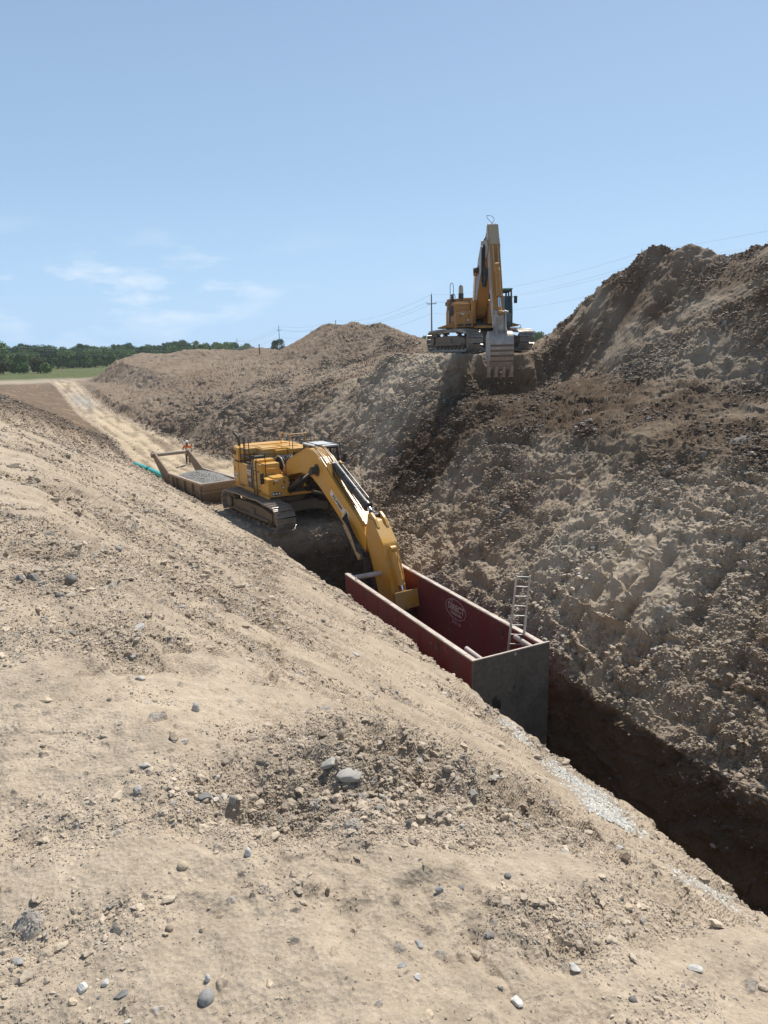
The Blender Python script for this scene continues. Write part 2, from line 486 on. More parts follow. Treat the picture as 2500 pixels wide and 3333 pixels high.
rough = rough+np.where(left, 1.6*sstep(30, 60, y)*sstep(150, 125, y), 0)
fieldm = sstep(132, 150, y)
rough = rough*(1-.85*fieldm)
d = np.zeros_like(x)
for wl, a, o in ((9, .36, 11), (4, .13, 12), (1.9, .075, 13), (.9, .075, 14), (.43, .060, 15), (.2, .042, 16), (.095, .025, 17), (.046, .014, 18), (.023, .006, 19)):
    m = band(wl)
    f = perlin(x, y, z, 1/wl, o)
    if wl in (1.9, .9, .2): f = np.where(right & (wl > .5), f*.75, .35-np.abs(f)*1.6)         # creased lumps
    if wl >= 4:
        g = np.where(right, 1.0, np.where(left, .28, .3))*(1-.9*onroad)*(1-.9*fieldm)
        g = np.where((x > 22) & (x < 31.5) & (y > 34) & (y < 45), .12, g)
        g = g*sstep(1.0, 4.0, np.hypot(x, y))
    elif wl > 1: g = np.where(right, 1.25*np.clip(rough, .5, 2), .55*rough)
    else: g = rough*np.where(left, .95+.55*sstep(10, 2, dist), 1.5+.6*sstep(36, 50, y))
    d += m*a*g*f
# blade marks and rills
d += np.where(left & (y < 90), .11*st_l*band(.3)*sstep(.5, 2.5, x-ncr_+1), 0)*(1-onroad)
d += np.where(right & (x < 24), -.14*np.abs(st_r)*band(1.0), 0)
# slabby scarps on the right wall: terraces broken by noise
ter = perlin(x, y, z*2.2, .38, 31); tt = perlin(x, y, z, .9, 32)
sc_ = np.abs(ter+.35*tt); d += np.where(right & (x < 27), .16*sstep(.22, .04, sc_)*np.clip(zone+.55, 0, 1)*-1, 0)
t3 = perlin(x, y, z, 2.6, 34)*band(.4); led = np.mod(z*1.25+.75*ter+.45*tt+.22*t3+.05*y, 1.0)
d += np.where(right & (x < 22) & (z < -3.2), .20*(led**3-.3)*(.35+.65*sstep(-5.5, -7.5, z))*np.clip(.5+1.2*perlin(x, y, z, .21, 33), 0, 1), 0)
# clods at several sizes
cid = np.zeros_like(x, dtype=np.float32); ch = np.zeros_like(cid)
wx = perlin(x, y, z, 6.0, 21)*.03; wy = perlin(x, y, z, 6.0, 22)*.03
den = np.clip(.42+.85*(rough-.55), .08, 1.0)
for cell, k, sd, fl in ((.05, .7, 101, .6), (.12, .6, 111, .6), (.26, .42, 121, .55), (.55, .25, 131, .5), (1.0, .12, 141, .5)):
    m = band(cell*.62)
    if not (m > 0).any(): continue
    dn = den*k*np.where(right, 1.25, 1.0)*(1-.85*onroad)*(1-fieldm)
    if cell > .2: dn = dn*np.where(left, .45+.7*sstep(.1, .5, zone), 1.0)
    if cell > .5: dn = dn*np.where(left, 0, .12)
    elif cell > .2: dn = dn*np.where(right, .5, 1)
    q1 = perlin(x, y, z, 2.2/cell, 23)*cell*.22; q2 = perlin(x, y, z, 2.2/cell, 24)*cell*.22
    if cell > .2: dn = dn*np.where(left, sstep(9, 16, dist), 1)
    elif cell > .1: dn = dn*np.where(left, .25+.75*sstep(5, 9, dist), 1)
    h, i_ = clods(x+q1, y+q2+z*.3, cell, dn, sd, flat=fl, pw=.8)
    h = h*m
    up = h > ch
    cid = np.where(up & (h > .004), i_, cid); ch = np.maximum(ch, h)
d += ch*(1-.6*onroad)
# crusts: little scarps along contour lines of a slow noise
for fr, hh, oo in ((1.3, .035, 51), (.55, .06, 52), (3.1, .014, 53)):
    q = perlin(x+.12*perlin(x, y, z, 4, 54), y, z, fr, oo)
    d += np.where(left, hh*(sstep(-.03, .03, q)-.5)*np.clip(.3+zone+patch*nearw, 0, 1.2)*band(.25/fr)*(1-fieldm)*(1-onroad)*sstep(.8, 1.6, dist), 0)
    if fr > 1: d += np.where(right & (y < 60), 1.6*hh*(sstep(-.03, .03, q)-.5)*np.clip(.4+zone, 0, 1.2)*band(.4/fr), 0)
lw = sstep(.28, .5, x)*sstep(1.45, 1.2, x)
l0 = 1.87+.05*perlin(x, x*0, x*0, 3, 55)+.03*perlin(x, x*0, x*0, 9, 56)
d += lw*.030*np.clip(.6+2.2*perlin(x, y, z, 5, 57), 0, 1.5)*sstep(-.03, .03, y-l0)*np.exp(-np.maximum(y-l0, 0)/.16)
rl1 = perlin(x*.5+y*.25, y*2.6-x*.5, z*.4, 1.0, 71); rl2 = perlin(x*.9+y*.5, y*6.0-x*1.2, z*.8, 1.0, 72)
d += np.where(right, -(.12*np.abs(rl1)*band(.35)+.07*np.abs(rl2)*band(.15))*(1+.9*sstep(34, 48, y))*np.clip(.6+1.2*zone, .1, 1.4), 0)
# scoops left by bucket teeth on the right wall
for c0_, w_, dp in ((14.3, .20, .42), (15.1, .18, .38), (16.1, .20, .36), (17.6, .24, .3), (19.4, .2, .3), (12.4, .22, .38), (10.9, .2, .3)):
    q = y-(c0_+.22*(x-16)+.15*np.sin(x*1.7+c0_))
    d -= np.where(right, dp*np.exp(-(q/w_)**2)*sstep(13.6, 14.6, x)*sstep(18.4, 16.6, x)*.8*(.85+.15*np.sin(x*9+c0_*3)), 0)
# wheel ruts and grouser marks on the haul road
mid = (nlip+ntoe)/2
for o_ in (-1.35, -.35, .9, 1.9):
    q = x-(mid+o_+.25*np.sin(y*.09+o_))
    d -= onroad*.11*np.exp(-(q/.28)**2)*(.6+.4*np.sin(y*9+o_*3)*band(.7))
V = np.stack([x, y, z], -1)+N3*d[:, None]
V = V.astype(np.float32)

# ---------------- colour of the ground itself (linear albedo)
sand = np.array([.425, .35, .265]); grey = np.array([.385, .315, .235]); brown = np.array([.185, .125, .078]); wet = np.array([.115, .082, .056]); ochre = np.array([.36, .22, .11]); clay = np.array([.455, .39, .305])
def mix(a, b, t): return a*(1-t[:, None])+b*t[:, None]
n_lo = perlin(x, y, z, .12, 41); n_md = perlin(x, y, z, .5, 42); n_hi = perlin(x, y, z, 2.3, 43)*band(.4); n_fi = perlin(x, y, z, 11, 44)*band(.1)
C = np.tile(sand, (len(x), 1))
loose = np.clip(.6*(rough-.65)+.3*n_md-.2*st_l, 0, 1)
C = mix(C, np.array([.33, .265, .195]), loose*.9)
# right wall
rt = sstep(-.5, .5, x-ntoe)
Cr = mix(np.tile(grey, (len(x), 1)), clay, np.clip(n_md*1.2+.15-.2*st_r, 0, 1)*.9)
Cr = mix(Cr, brown, np.clip(1.3*n_lo+.12+.4*n_md+.25*n_hi, 0, 1))
Cr = mix(Cr, ochre, np.clip(-1.6*n_lo-.25+.6*n_md, 0, 1)*sstep(-4, -8, z)*.8)
Cr = mix(Cr, np.array([.49, .43, .345]), np.clip(np.exp(-(((x-16.6)/2.2)**2+((y-33.5)/5.5)**2))*.4*(.6+n_md)+np.exp(-(((x-15.5)/1.6)**2+((y-16.5)/3.0)**2))*.5, 0, 1))
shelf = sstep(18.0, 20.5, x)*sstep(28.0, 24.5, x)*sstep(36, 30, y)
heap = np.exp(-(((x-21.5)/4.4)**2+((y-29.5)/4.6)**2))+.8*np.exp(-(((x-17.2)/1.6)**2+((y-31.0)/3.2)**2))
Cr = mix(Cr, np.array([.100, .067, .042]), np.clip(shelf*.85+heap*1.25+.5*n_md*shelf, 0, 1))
pile = sstep(25.5, 29, x)
Cr = mix(Cr, np.array([.145, .097, .062]), pile*np.clip(.75+.9*n_md, 0, 1)*.95)
Cr = mix(Cr, np.array([.40, .33, .25]), pile*np.clip(n_lo*2-.25, 0, 1)*.45)
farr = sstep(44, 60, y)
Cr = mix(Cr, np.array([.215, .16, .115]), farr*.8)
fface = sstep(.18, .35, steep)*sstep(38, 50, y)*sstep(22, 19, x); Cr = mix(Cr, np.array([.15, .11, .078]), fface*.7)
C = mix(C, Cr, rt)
# trench interior: moist dark soil, streaks of ochre
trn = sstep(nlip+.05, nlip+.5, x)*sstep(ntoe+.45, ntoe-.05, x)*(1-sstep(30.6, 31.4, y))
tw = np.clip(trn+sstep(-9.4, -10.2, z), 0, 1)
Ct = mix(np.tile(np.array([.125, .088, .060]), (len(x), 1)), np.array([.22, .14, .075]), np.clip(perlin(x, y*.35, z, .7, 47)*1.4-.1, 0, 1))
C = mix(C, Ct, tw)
# road
Cd = mix(np.tile(np.array([.52, .42, .295]), (len(x), 1)), np.array([.26, .20, .14]), np.clip(perlin(x*1.2, y*.14, z*0, 1, 45)*2.0+.15+.7*n_hi+.6*n_md, 0, 1))
Cd = mix(Cd, np.array([.34, .33, .31]), np.exp(-(((x-mid)/1.6)**2+((y-104)/9)**2))*.8)
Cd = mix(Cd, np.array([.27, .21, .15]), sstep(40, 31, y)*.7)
for o_ in (-1.35, -.35, .9, 1.9):
    q = x-(mid+o_+.25*np.sin(y*.09+o_)); Cd = mix(Cd, np.array([.24, .185, .13]), np.exp(-(q/.22)**2)*np.clip(.55+.8*n_md, 0, 1))
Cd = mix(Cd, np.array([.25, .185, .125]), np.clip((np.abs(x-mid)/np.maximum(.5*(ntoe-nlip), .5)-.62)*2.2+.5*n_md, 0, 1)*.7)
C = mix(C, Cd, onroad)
# older brown soil beyond the berm on the left
Lb = math.hypot(7.2, 31.); tb = (x+1.6)*7.2/Lb+(y-25)*31/Lb; db = -(x+1.6)*31/Lb+(y-25)*7.2/Lb
bey = sstep(-.4, .2, db)*sstep(20, 30, y)*(x < nlip)*sstep(150, 120, y)
rough = rough
C = mix(C, mix(np.tile(np.array([.15, .11, .078]), (len(x), 1)), np.array([.42, .27, .14]), np.clip(n_md*2-.5, 0, 1)*.6), bey*.9)
# field
gf = sstep(150, 175, y+6*n_lo)
C = mix(C, np.array([.34, .285, .215]), fieldm*.8)
grs = mix(np.tile(np.array([.085, .11, .035]), (len(x), 1)), np.array([.15, .14, .07]), np.clip(n_md+.2, 0, 1))
C = mix(C, grs, gf)
# stones showing in the clods
stn = (cid > .72)
sc1 = np.clip((cid-.72)/.28, 0, 1)
stc = np.array([.36, .345, .32])[None]*(.7+.6*sc1[:, None])
C = np.where((stn & (onroad < .5) & (tw < .3))[:, None], C*.45+stc*.55, C)
C *= (1+.16*n_hi+.14*n_fi+.10*perlin(x, y, z, 30, 46)*band(.035))[:, None]
C *= (1-.10*np.clip(-d/.05, 0, 1)*0)[:, None]
C = np.clip(C, .02, .8)

# faces; split into setting regions that share their border vertices
ii, jj = np.meshgrid(np.arange(NA), np.arange(NROW-1), indexing='ij')
v00 = ii*NROW+jj; v10 = ((ii+1) % NA)*NROW+jj
Fq = np.stack([v00, v00+1, v10+1, v10], -1).reshape(-1, 4)
xc = x[Fq[:, 0]]; yc = y[Fq[:, 0]]; zc = z[Fq[:, 0]]
reg = np.zeros(len(Fq), np.int8)
nlc = nlip[Fq[:, 0]]; ntc = ntoe[Fq[:, 0]]
reg[(xc > nlc) & (xc < ntc) & (yc > 31) & (yc < 170)] = 1          # haul road
reg[(xc > nlc) & (xc < ntc+.35) & (yc <= 31)] = 2                   # trench
reg[(xc >= 25.6) & (xc < 42) & (yc < 36) & (yc > -40)] = 3            # big spoil heap
reg[(xc >= 27) & (xc < 44) & (yc > 58) & (yc < 104)] = 4              # far spoil heap
reg[(yc > 172)] = 5

def soil_mat():
    m, nt, b = new_mat('soil')
    at = nd(nt, 'ShaderNodeAttribute', attribute_name='Col')
    tc = nd(nt, 'ShaderNodeTexCoord')
    n1 = nd(nt, 'ShaderNodeTexNoise', inp={'Scale': 90., 'Detail': 6, 'Roughness': .75})
    n2 = nd(nt, 'ShaderNodeTexNoise', inp={'Scale': 14., 'Detail': 8, 'Roughness': .7})
    vo = nd(nt, 'ShaderNodeTexVoronoi', inp={'Scale': 55., 'Randomness': 1.})
    for n in (n1, n2, vo): nt.links.new(tc.outputs['Object'], n.inputs['Vector'])
    r = ramp(nt, n1.outputs['Fac'], [(.25, (.62, .60, .58)), (.5, (1, 1, 1)), (.8, (1.25, 1.25, 1.25))])
    c = mixc(nt, .75, at.outputs['Color'], r.outputs['Color'], 'MULTIPLY')
    r2 = ramp(nt, n2.outputs['Fac'], [(.3, (.80, .78, .75)), (.7, (1.12, 1.12, 1.12))])
    c = mixc(nt, .7, c, r2.outputs['Color'], 'MULTIPLY')
    nt.links.new(c, b.inputs['Base Color'])
    b.inputs['Roughness'].default_value = .95; b.inputs['Specular IOR Level'].default_value = .15
    ad = nd(nt, 'ShaderNodeMath', operation='ADD'); nt.links.new(n1.outputs['Fac'], ad.inputs[0]); nt.links.new(vo.outputs['Distance'], ad.inputs[1])
    bp = nd(nt, 'ShaderNodeBump', inp={'Strength': .6, 'Distance': .012})
    nt.links.new(ad.outputs[0], bp.inputs['Height']); nt.links.new(bp.outputs['Normal'], b.inputs['Normal'])
    return m
SOIL = soil_mat()
for rid, nm, lab in ((0, 'ground', 'pale dry excavated soil sloping down to the trench and up to the spoil'), (1, 'dirt_road', 'pale rutted dirt haul road climbing out of the excavation'),
                     (2, 'trench', 'deep dark trench with steep moist soil walls'), (3, 'spoil_heap', 'tall brown heap of excavated soil at the right'),
                     (4, 'spoil_heap', 'far mound of excavated soil on the skyline left of the upper machine'), (5, 'field', 'flat grassy field before the distant woods')):
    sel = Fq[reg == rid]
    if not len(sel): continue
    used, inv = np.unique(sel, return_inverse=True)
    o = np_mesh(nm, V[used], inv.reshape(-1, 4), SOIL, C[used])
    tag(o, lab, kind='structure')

# look-up of the finished surface for resting things on it
VG = V.reshape(NA, NROW, 3)
def surf(px, py):
    """height of the finished ground at (px,py)"""
    a = math.atan2(px, py); r = math.hypot(px, py)
    i = int(np.argmin(np.abs(az-a)))
    best = None
    for q in (i-1, i, min(i+1, NA-1)):
        row = VG[q]; dd = (row[:, 0]-px)**2+(row[:, 1]-py)**2
        k = int(np.argmin(dd))
        if best is None or dd[k] < best[0]: best = (dd[k], row[k])
    return float(best[1][2])
def surf_n(px, py, e=.12):
    zx = (surf(px+e, py)-surf(px-e, py))/(2*e); zy = (surf(px, py+e)-surf(px, py-e))/(2*e)
    return Vector((-zx, -zy, 1)).normalized()

import os
if os.environ.get('DUMPVG'): np.save(os.environ['DUMPVG'], VG.astype(np.float32))
# ---------------- loose crumbs and stones lying on the surface
def crumbs():
    rs = np.random.RandomState(77)
    M_ = len(x)
    inv = (dist < 75) & (np.abs(np.arctan2(x, y)-R_(26)) < R_(45)) & (dist > .9)
    dn_ = np.clip(.10+.75*(rough-.5)+.5*n_md+.35*n_hi, .012, 1.3)
    dn_ = dn_*np.where(right, np.clip(.45+1.5*perlin(x, y, z, .28, 63)+.6*n_md, .06, 1.5), 1)*(1+1.0*patch*nearw)*(1-.75*calm*nearw)
    dn_ = dn_*np.where(onroad > .4, .10, 1)*np.where(tw > .5, .25, 1)*np.where(right & (tw < .5), .9, 1.0)
    dn_ = dn_*np.where(right & (tw < .5), 1.35, 1)
    p_ = np.where(inv, dn_, 0); p_ /= p_.sum()
    n = 350000
    # systematic sampling of the cumulated density
    idx = np.searchsorted(np.cumsum(p_), (np.arange(n)+rs.rand(n))/n); idx = np.minimum(idx, M_-1)
    s_ = sp[idx]*(.55+.42*rs.pareto(2.5, n)); s_ = np.clip(s_, .0018, .12); s_ = np.minimum(s_, sp[idx]*4.5+.003)
    P_ = V[idx]+np.stack([rs.uniform(-1, 1, n)*sp[idx], rs.uniform(-1, 1, n)*sp[idx], s_*.15], -1)
    col = C[idx]*(.8+.45*rs.rand(n))[:, None]
    g_ = rs.rand(n) < np.where((patch*nearw)[idx] > .3, .015, .045)
    col *= np.where((patch*nearw)[idx] > .3, .97, 1)[:, None]
    col[g_] = np.array([.37, .345, .315])*(.5+.9*rs.rand(g_.sum()))[:, None]
    return P_, s_, col, s_ > sp[idx]*1.25
CR_P, CR_S, CR_C, CR_B = crumbs()
# ------------------------------------------------------------------ machine materials
YEL = paint('yellow_paint', (.66, .335, .030), .34, dirt=(.50, .37, .20), damt=.38, scale=.9, bump=.004)
YELD = paint('yellow_paint_worn', (.54, .255, .045), .5, dirt=(.30, .17, .08), damt=.5, scale=1.1, chips=(.16, .09, .05), bump=.01)
YELT = paint('yellow_paint_bleached', (.52, .40, .23), .5, dirt=(.40, .31, .21), damt=.6, scale=1.1, chips=(.22, .13, .08), bump=.008)
BLK = paint('black_paint', (.018, .019, .022), .35, dirt=(.16, .13, .10), damt=.25, scale=1.5, bump=.003)
CHAR = paint('charcoal_panel', (.055, .055, .06), .4, dirt=(.25, .2, .15), damt=.25, scale=1.2, bump=.003)
STEEL = paint('track_steel', (.40, .38, .35), .38, dirt=(.22, .17, .125), damt=.35, metal=.5, scale=2.2, bump=.01)
FRAME = paint('muddy_frame', (.10, .085, .07), .7, dirt=(.23, .18, .125), damt=.75, scale=2.0, bump=.03)
DARK = paint('dark_parts', (.03, .03, .032), .5, dirt=(.12, .10, .08), damt=.4, scale=2.5, bump=.01)
CHR = plain('chrome_rod', (.75, .76, .78), .18, 1.0)
RUB = paint('rubber_hose', (.02, .02, .022), .45, dirt=(.2, .17, .13), damt=.3, scale=3, bump=.004)
WHT = paint('white_decal', (.78, .78, .76), .5, dirt=(.5, .42, .32), damt=.15, scale=2, bump=0)
BLKD = plain('black_letters', (.015, .015, .015), .5)
REDD = paint('red_decal', (.35, .05, .045), .5, damt=.35, scale=3, bump=0)
BUCK = paint('worn_bucket_steel', (.50, .47, .44), .38, dirt=(.33, .25, .18), damt=.5, metal=.5, scale=2.2, bump=.012)
BUCKR = paint('bucket_wear_bands', (.16, .105, .075), .8, dirt=(.30, .23, .17), damt=.4, scale=3, bump=.01)
WORN = paint('scraped_grey_boom', (.50, .50, .50), .45, dirt=(.33, .24, .17), damt=.5, scale=1.6, bump=.006)
def glass_mat(name, col, alpha=.35):
    m, nt, b = new_mat(name)
    b.inputs['Base Color'].default_value = (*col, 1); b.inputs['Roughness'].default_value = .06
    b.inputs['Alpha'].default_value = alpha; b.inputs['Specular IOR Level'].default_value = .8
    return m
GLS = glass_mat('cab_glass', (.10, .13, .11), .45)
GLSG = glass_mat('green_cab_glass', (.012, .035, .03), .93)

def text_mesh(name, body, size, mat, parent, M, ext=.004, sx=1.0, bold=0.0, align='CENTER'):
    cu = bpy.data.curves.new(name, 'FONT'); cu.body = body; cu.size = size; cu.extrude = ext; cu.offset = bold
    cu.align_x = align; cu.align_y = 'CENTER'; cu.resolution_u = 3
    t = bpy.data.objects.new(name+'_tmp', cu); COL.objects.link(t)
    dg = bpy.context.evaluated_depsgraph_get(); dg.update()
    me = bpy.data.meshes.new_from_object(t.evaluated_get(dg))
    bpy.data.objects.remove(t); bpy.data.curves.remove(cu)
    me.name = name
    S = Matrix.Diagonal((sx, 1, 1, 1))
    me.transform(M @ S)
    me.materials.clear(); me.materials.append(mat)
    o = bpy.data.objects.new(name, me); COL.objects.link(o)
    if parent: o.parent = parent
    return o

def frame_M(o, xd, yd):
    """matrix with origin o, x axis xd, y axis yd"""
    xd = Vector(xd).normalized(); yd = Vector(yd); yd = (yd-xd*yd.dot(xd)).normalized(); zd = xd.cross(yd)
    return Matrix(((xd.x, yd.x, zd.x, o[0]), (xd.y, yd.y, zd.y, o[1]), (xd.z, yd.z, zd.z, o[2]), (0, 0, 0, 1)))

def track_path(n=400):
    """closed side outline (x,z) of the shoe belt"""
    pts = []
    I, S_ = (2.52, .60, .555), (-2.52, .68, .56)
    for k in range(41):                                  # idler front, from bottom to top
        a = -math.pi/2+math.pi*k/40*1.0
        pts.append((I[0]+I[2]*math.cos(a), I[1]+I[2]*math.sin(a)))
    top = [(2.3, 1.17), (1.6, 1.235), (1.0, 1.285), (.2, 1.26), (-.6, 1.285), (-1.4, 1.275), (-2.2, 1.25)]
    pts += top
    for k in range(41):
        a = math.pi/2+math.pi*k/40
        pts.append((S_[0]+S_[2]*math.cos(a), S_[1]+S_[2]*math.sin(a)+(-.06 if k > 30 else 0)))
    pts += [(-2.0, .055), (2.2, .045)]
    # resample
    P = pts+[pts[0]]; L = [0]
    for i in range(1, len(P)): L.append(L[-1]+math.hypot(P[i][0]-P[i-1][0], P[i][1]-P[i-1][1]))
    tot = L[-1]; out = []
    for k in range(n):
        t = tot*k/n
        i = max(j for j in range(len(L)) if L[j] <= t); i = min(i, len(P)-2)
        f = (t-L[i])/max(1e-9, L[i+1]-L[i])
        out.append((P[i][0]+(P[i+1][0]-P[i][0])*f, P[i][1]+(P[i+1][1]-P[i][1])*f))
    return out, tot

def build_track(root, yc, side, mats, rz):
    """side=+1: outside is +y"""
    pth, tot = track_path(480); nsh = 46; W = .95
    R = Matrix.Rotation(rz, 4, 'Z')
    m = MB()
    for k in range(nsh):
        i = int(k*480/nsh); a = pth[(i-3) % 480]; b = pth[(i+3) % 480]
        tx, tz = b[0]-a[0], b[1]-a[1]; L = math.hypot(tx, tz); tx /= L; tz /= L
        px, pz = pth[i]
        M = Matrix(((tx, 0, tz, px), (0, 1, 0, yc), (tz, 0, -tx, pz), (0, 0, 0, 1)))
        # outward normal: (tz,-tx)
        c = MB(); pitch = tot/nsh
        c.box((0, 0, -.0), (pitch*.84, W, .03))
        for gx, gh in ((-.36, .05), (0, .045), (.36, .075)):
            c.box((gx*pitch, 0, .013+gh/2), (.03, W, gh))
        c.box((0, .16, -.07), (pitch*.9, .06, .11)); c.box((0, -.16, -.07), (pitch*.9, .06, .11))
        m.add([M @ v for v in c.v], c.f)
    t = m.build('track', mats['track'], root, M=R)
    f = MB()
    f.prism([(-2.1, .36), (2.0, .34), (2.15, .5), (2.1, .78), (1.2, .93), (-.2, .96), (-1.6, .93), (-2.2, .80)], 'y', yc-.24, yc+.24, bev=.03)
    f.box((0, yc+side*.30, .44), (3.9, .14, .12), bev=.01)
    f.box((.15, yc+side*.27, .62), (.5, .12, .3), bev=.03)
    f.prism([(-1.4, .93), (-1.1, 1.08), (-.9, .93)], 'y', yc-.1, yc+.1); f.prism([(.7, .9), (.95, 1.06), (1.2, .9)], 'y', yc-.1, yc+.1)
    f.build('track_frame', mats['frame'], t, M=R)
    s = MB(); s.cyl((-2.52, yc-.16, .68), (-2.52, yc+.16, .68), .42, seg=28); s.cyl((-2.52, yc-.26, .68), (-2.52, yc+.33*side if side > 0 else yc-.33, .68), .27, seg=20)
    for k in range(22):
        a = 2*math.pi*k/22
        s.box((-2.52+.44*math.cos(a), yc, .68+.44*math.sin(a)), (.09, .08, .07), rot=(0, -a, 0))
    s.build('sprocket', mats['frame'], t, M=R)
    s = MB(); s.cyl((2.52, yc-.1, .60), (2.52, yc+.1, .60), .47, seg=28); s.cyl((2.52, yc-.19, .60), (2.52, yc+.19, .60), .36, seg=24); s.cyl((2.52, yc-.27, .60), (2.52, yc+.27, .60), .12)
    s.build('idler', mats['frame'], t, M=R)
    for k in range(8):
        x_ = -1.85+k*.53
        r = MB(); r.cyl((x_, yc-.24, .235), (x_, yc+.24, .235), .14, seg=14); r.cyl((x_, yc-.30, .235), (x_, yc+.30, .235), .075, seg=10)
        r.build('roller', mats['frame'], t, M=R)
    for x_ in (-1.1, .95):
        r = MB(); r.cyl((x_, yc-.2, 1.12), (x_, yc+.24*1, 1.12), .08, seg=12)
        r.build('roller', mats['frame'], t, M=R)
    return t

def offset_poly(up, low): return up+low[::-1]

def rounded(pts, r=.1, n=4):
    """round the corners of a 2D polygon"""
    out = []; N_ = len(pts)
    for i in range(N_):
        p = Vector(pts[i]).to_2d() if len(pts[i]) > 2 else Vector(pts[i]); a = Vector(pts[i-1]); b = Vector(pts[(i+1) % N_])
        da = (a-p); db = (b-p); ra = min(r, da.length*.45); rb = min(r, db.length*.45)
        s0 = p+da.normalized()*ra; s1 = p+db.normalized()*rb
        for k in range(n+1):
            t = k/n; out.append(tuple(s0*(1-t)**2+p*2*t*(1-t)+s1*t*t))
    return out

def cylinder_pair(name, root, base, head, y, rb, rr, frac, mb, mr, nodes=True, eye=.13):
    """hydraulic cylinder: barrel from base, rod to head (x,z) in plane y"""
    b = Vector((base[0], y, base[1])); h = Vector((head[0], y, head[1])); d = (h-b).normalized(); L = (h-b).length
    m = MB(); m.cyl(b+d*.12, b+d*L*frac, rb, seg=20); m.cyl(b+d*(L*frac-.16), b+d*(L*frac+.03), rb*1.18, seg=20)
    m.cyl(b+Vector((0, -rb*.9, 0)), b+Vector((0, rb*.9, 0)), eye, seg=16)
    for f_ in (.3, .62): m.cyl(b+d*L*frac*f_, b+d*(L*frac*f_+.05), rb*1.08, seg=20)
    c = m.build(name, mb, root, smooth=True)
    m = MB(); m.cyl(b+d*(L*frac), h-d*.08, rr, seg=16)
    m.build('rod', mr, c, smooth=True)
    m = MB(); m.cyl(h-d*.30, h-d*.06, rr*1.35, rr*1.5, seg=16); m.cyl(h+Vector((0, -rb*.8, 0)), h+Vector((0, rb*.8, 0)), eye, seg=16)
    m.build('rod_end', mb if mb is not BLK else DARK, c, smooth=True)
    side = Vector((d.z, 0, -d.x))
    m = MB(); o_ = Vector((0, rb*.75, 0))
    m.tube([b+d*.25-side*(rb*.95)+o_, b+d*.4-side*(rb*1.35)+o_, b+d*(L*frac-.25)-side*(rb*1.35)+o_, b+d*(L*frac-.1)-side*(rb*1.0)+o_], .028, seg=6)
    m.build('feed_pipe', mb, c)
    return c

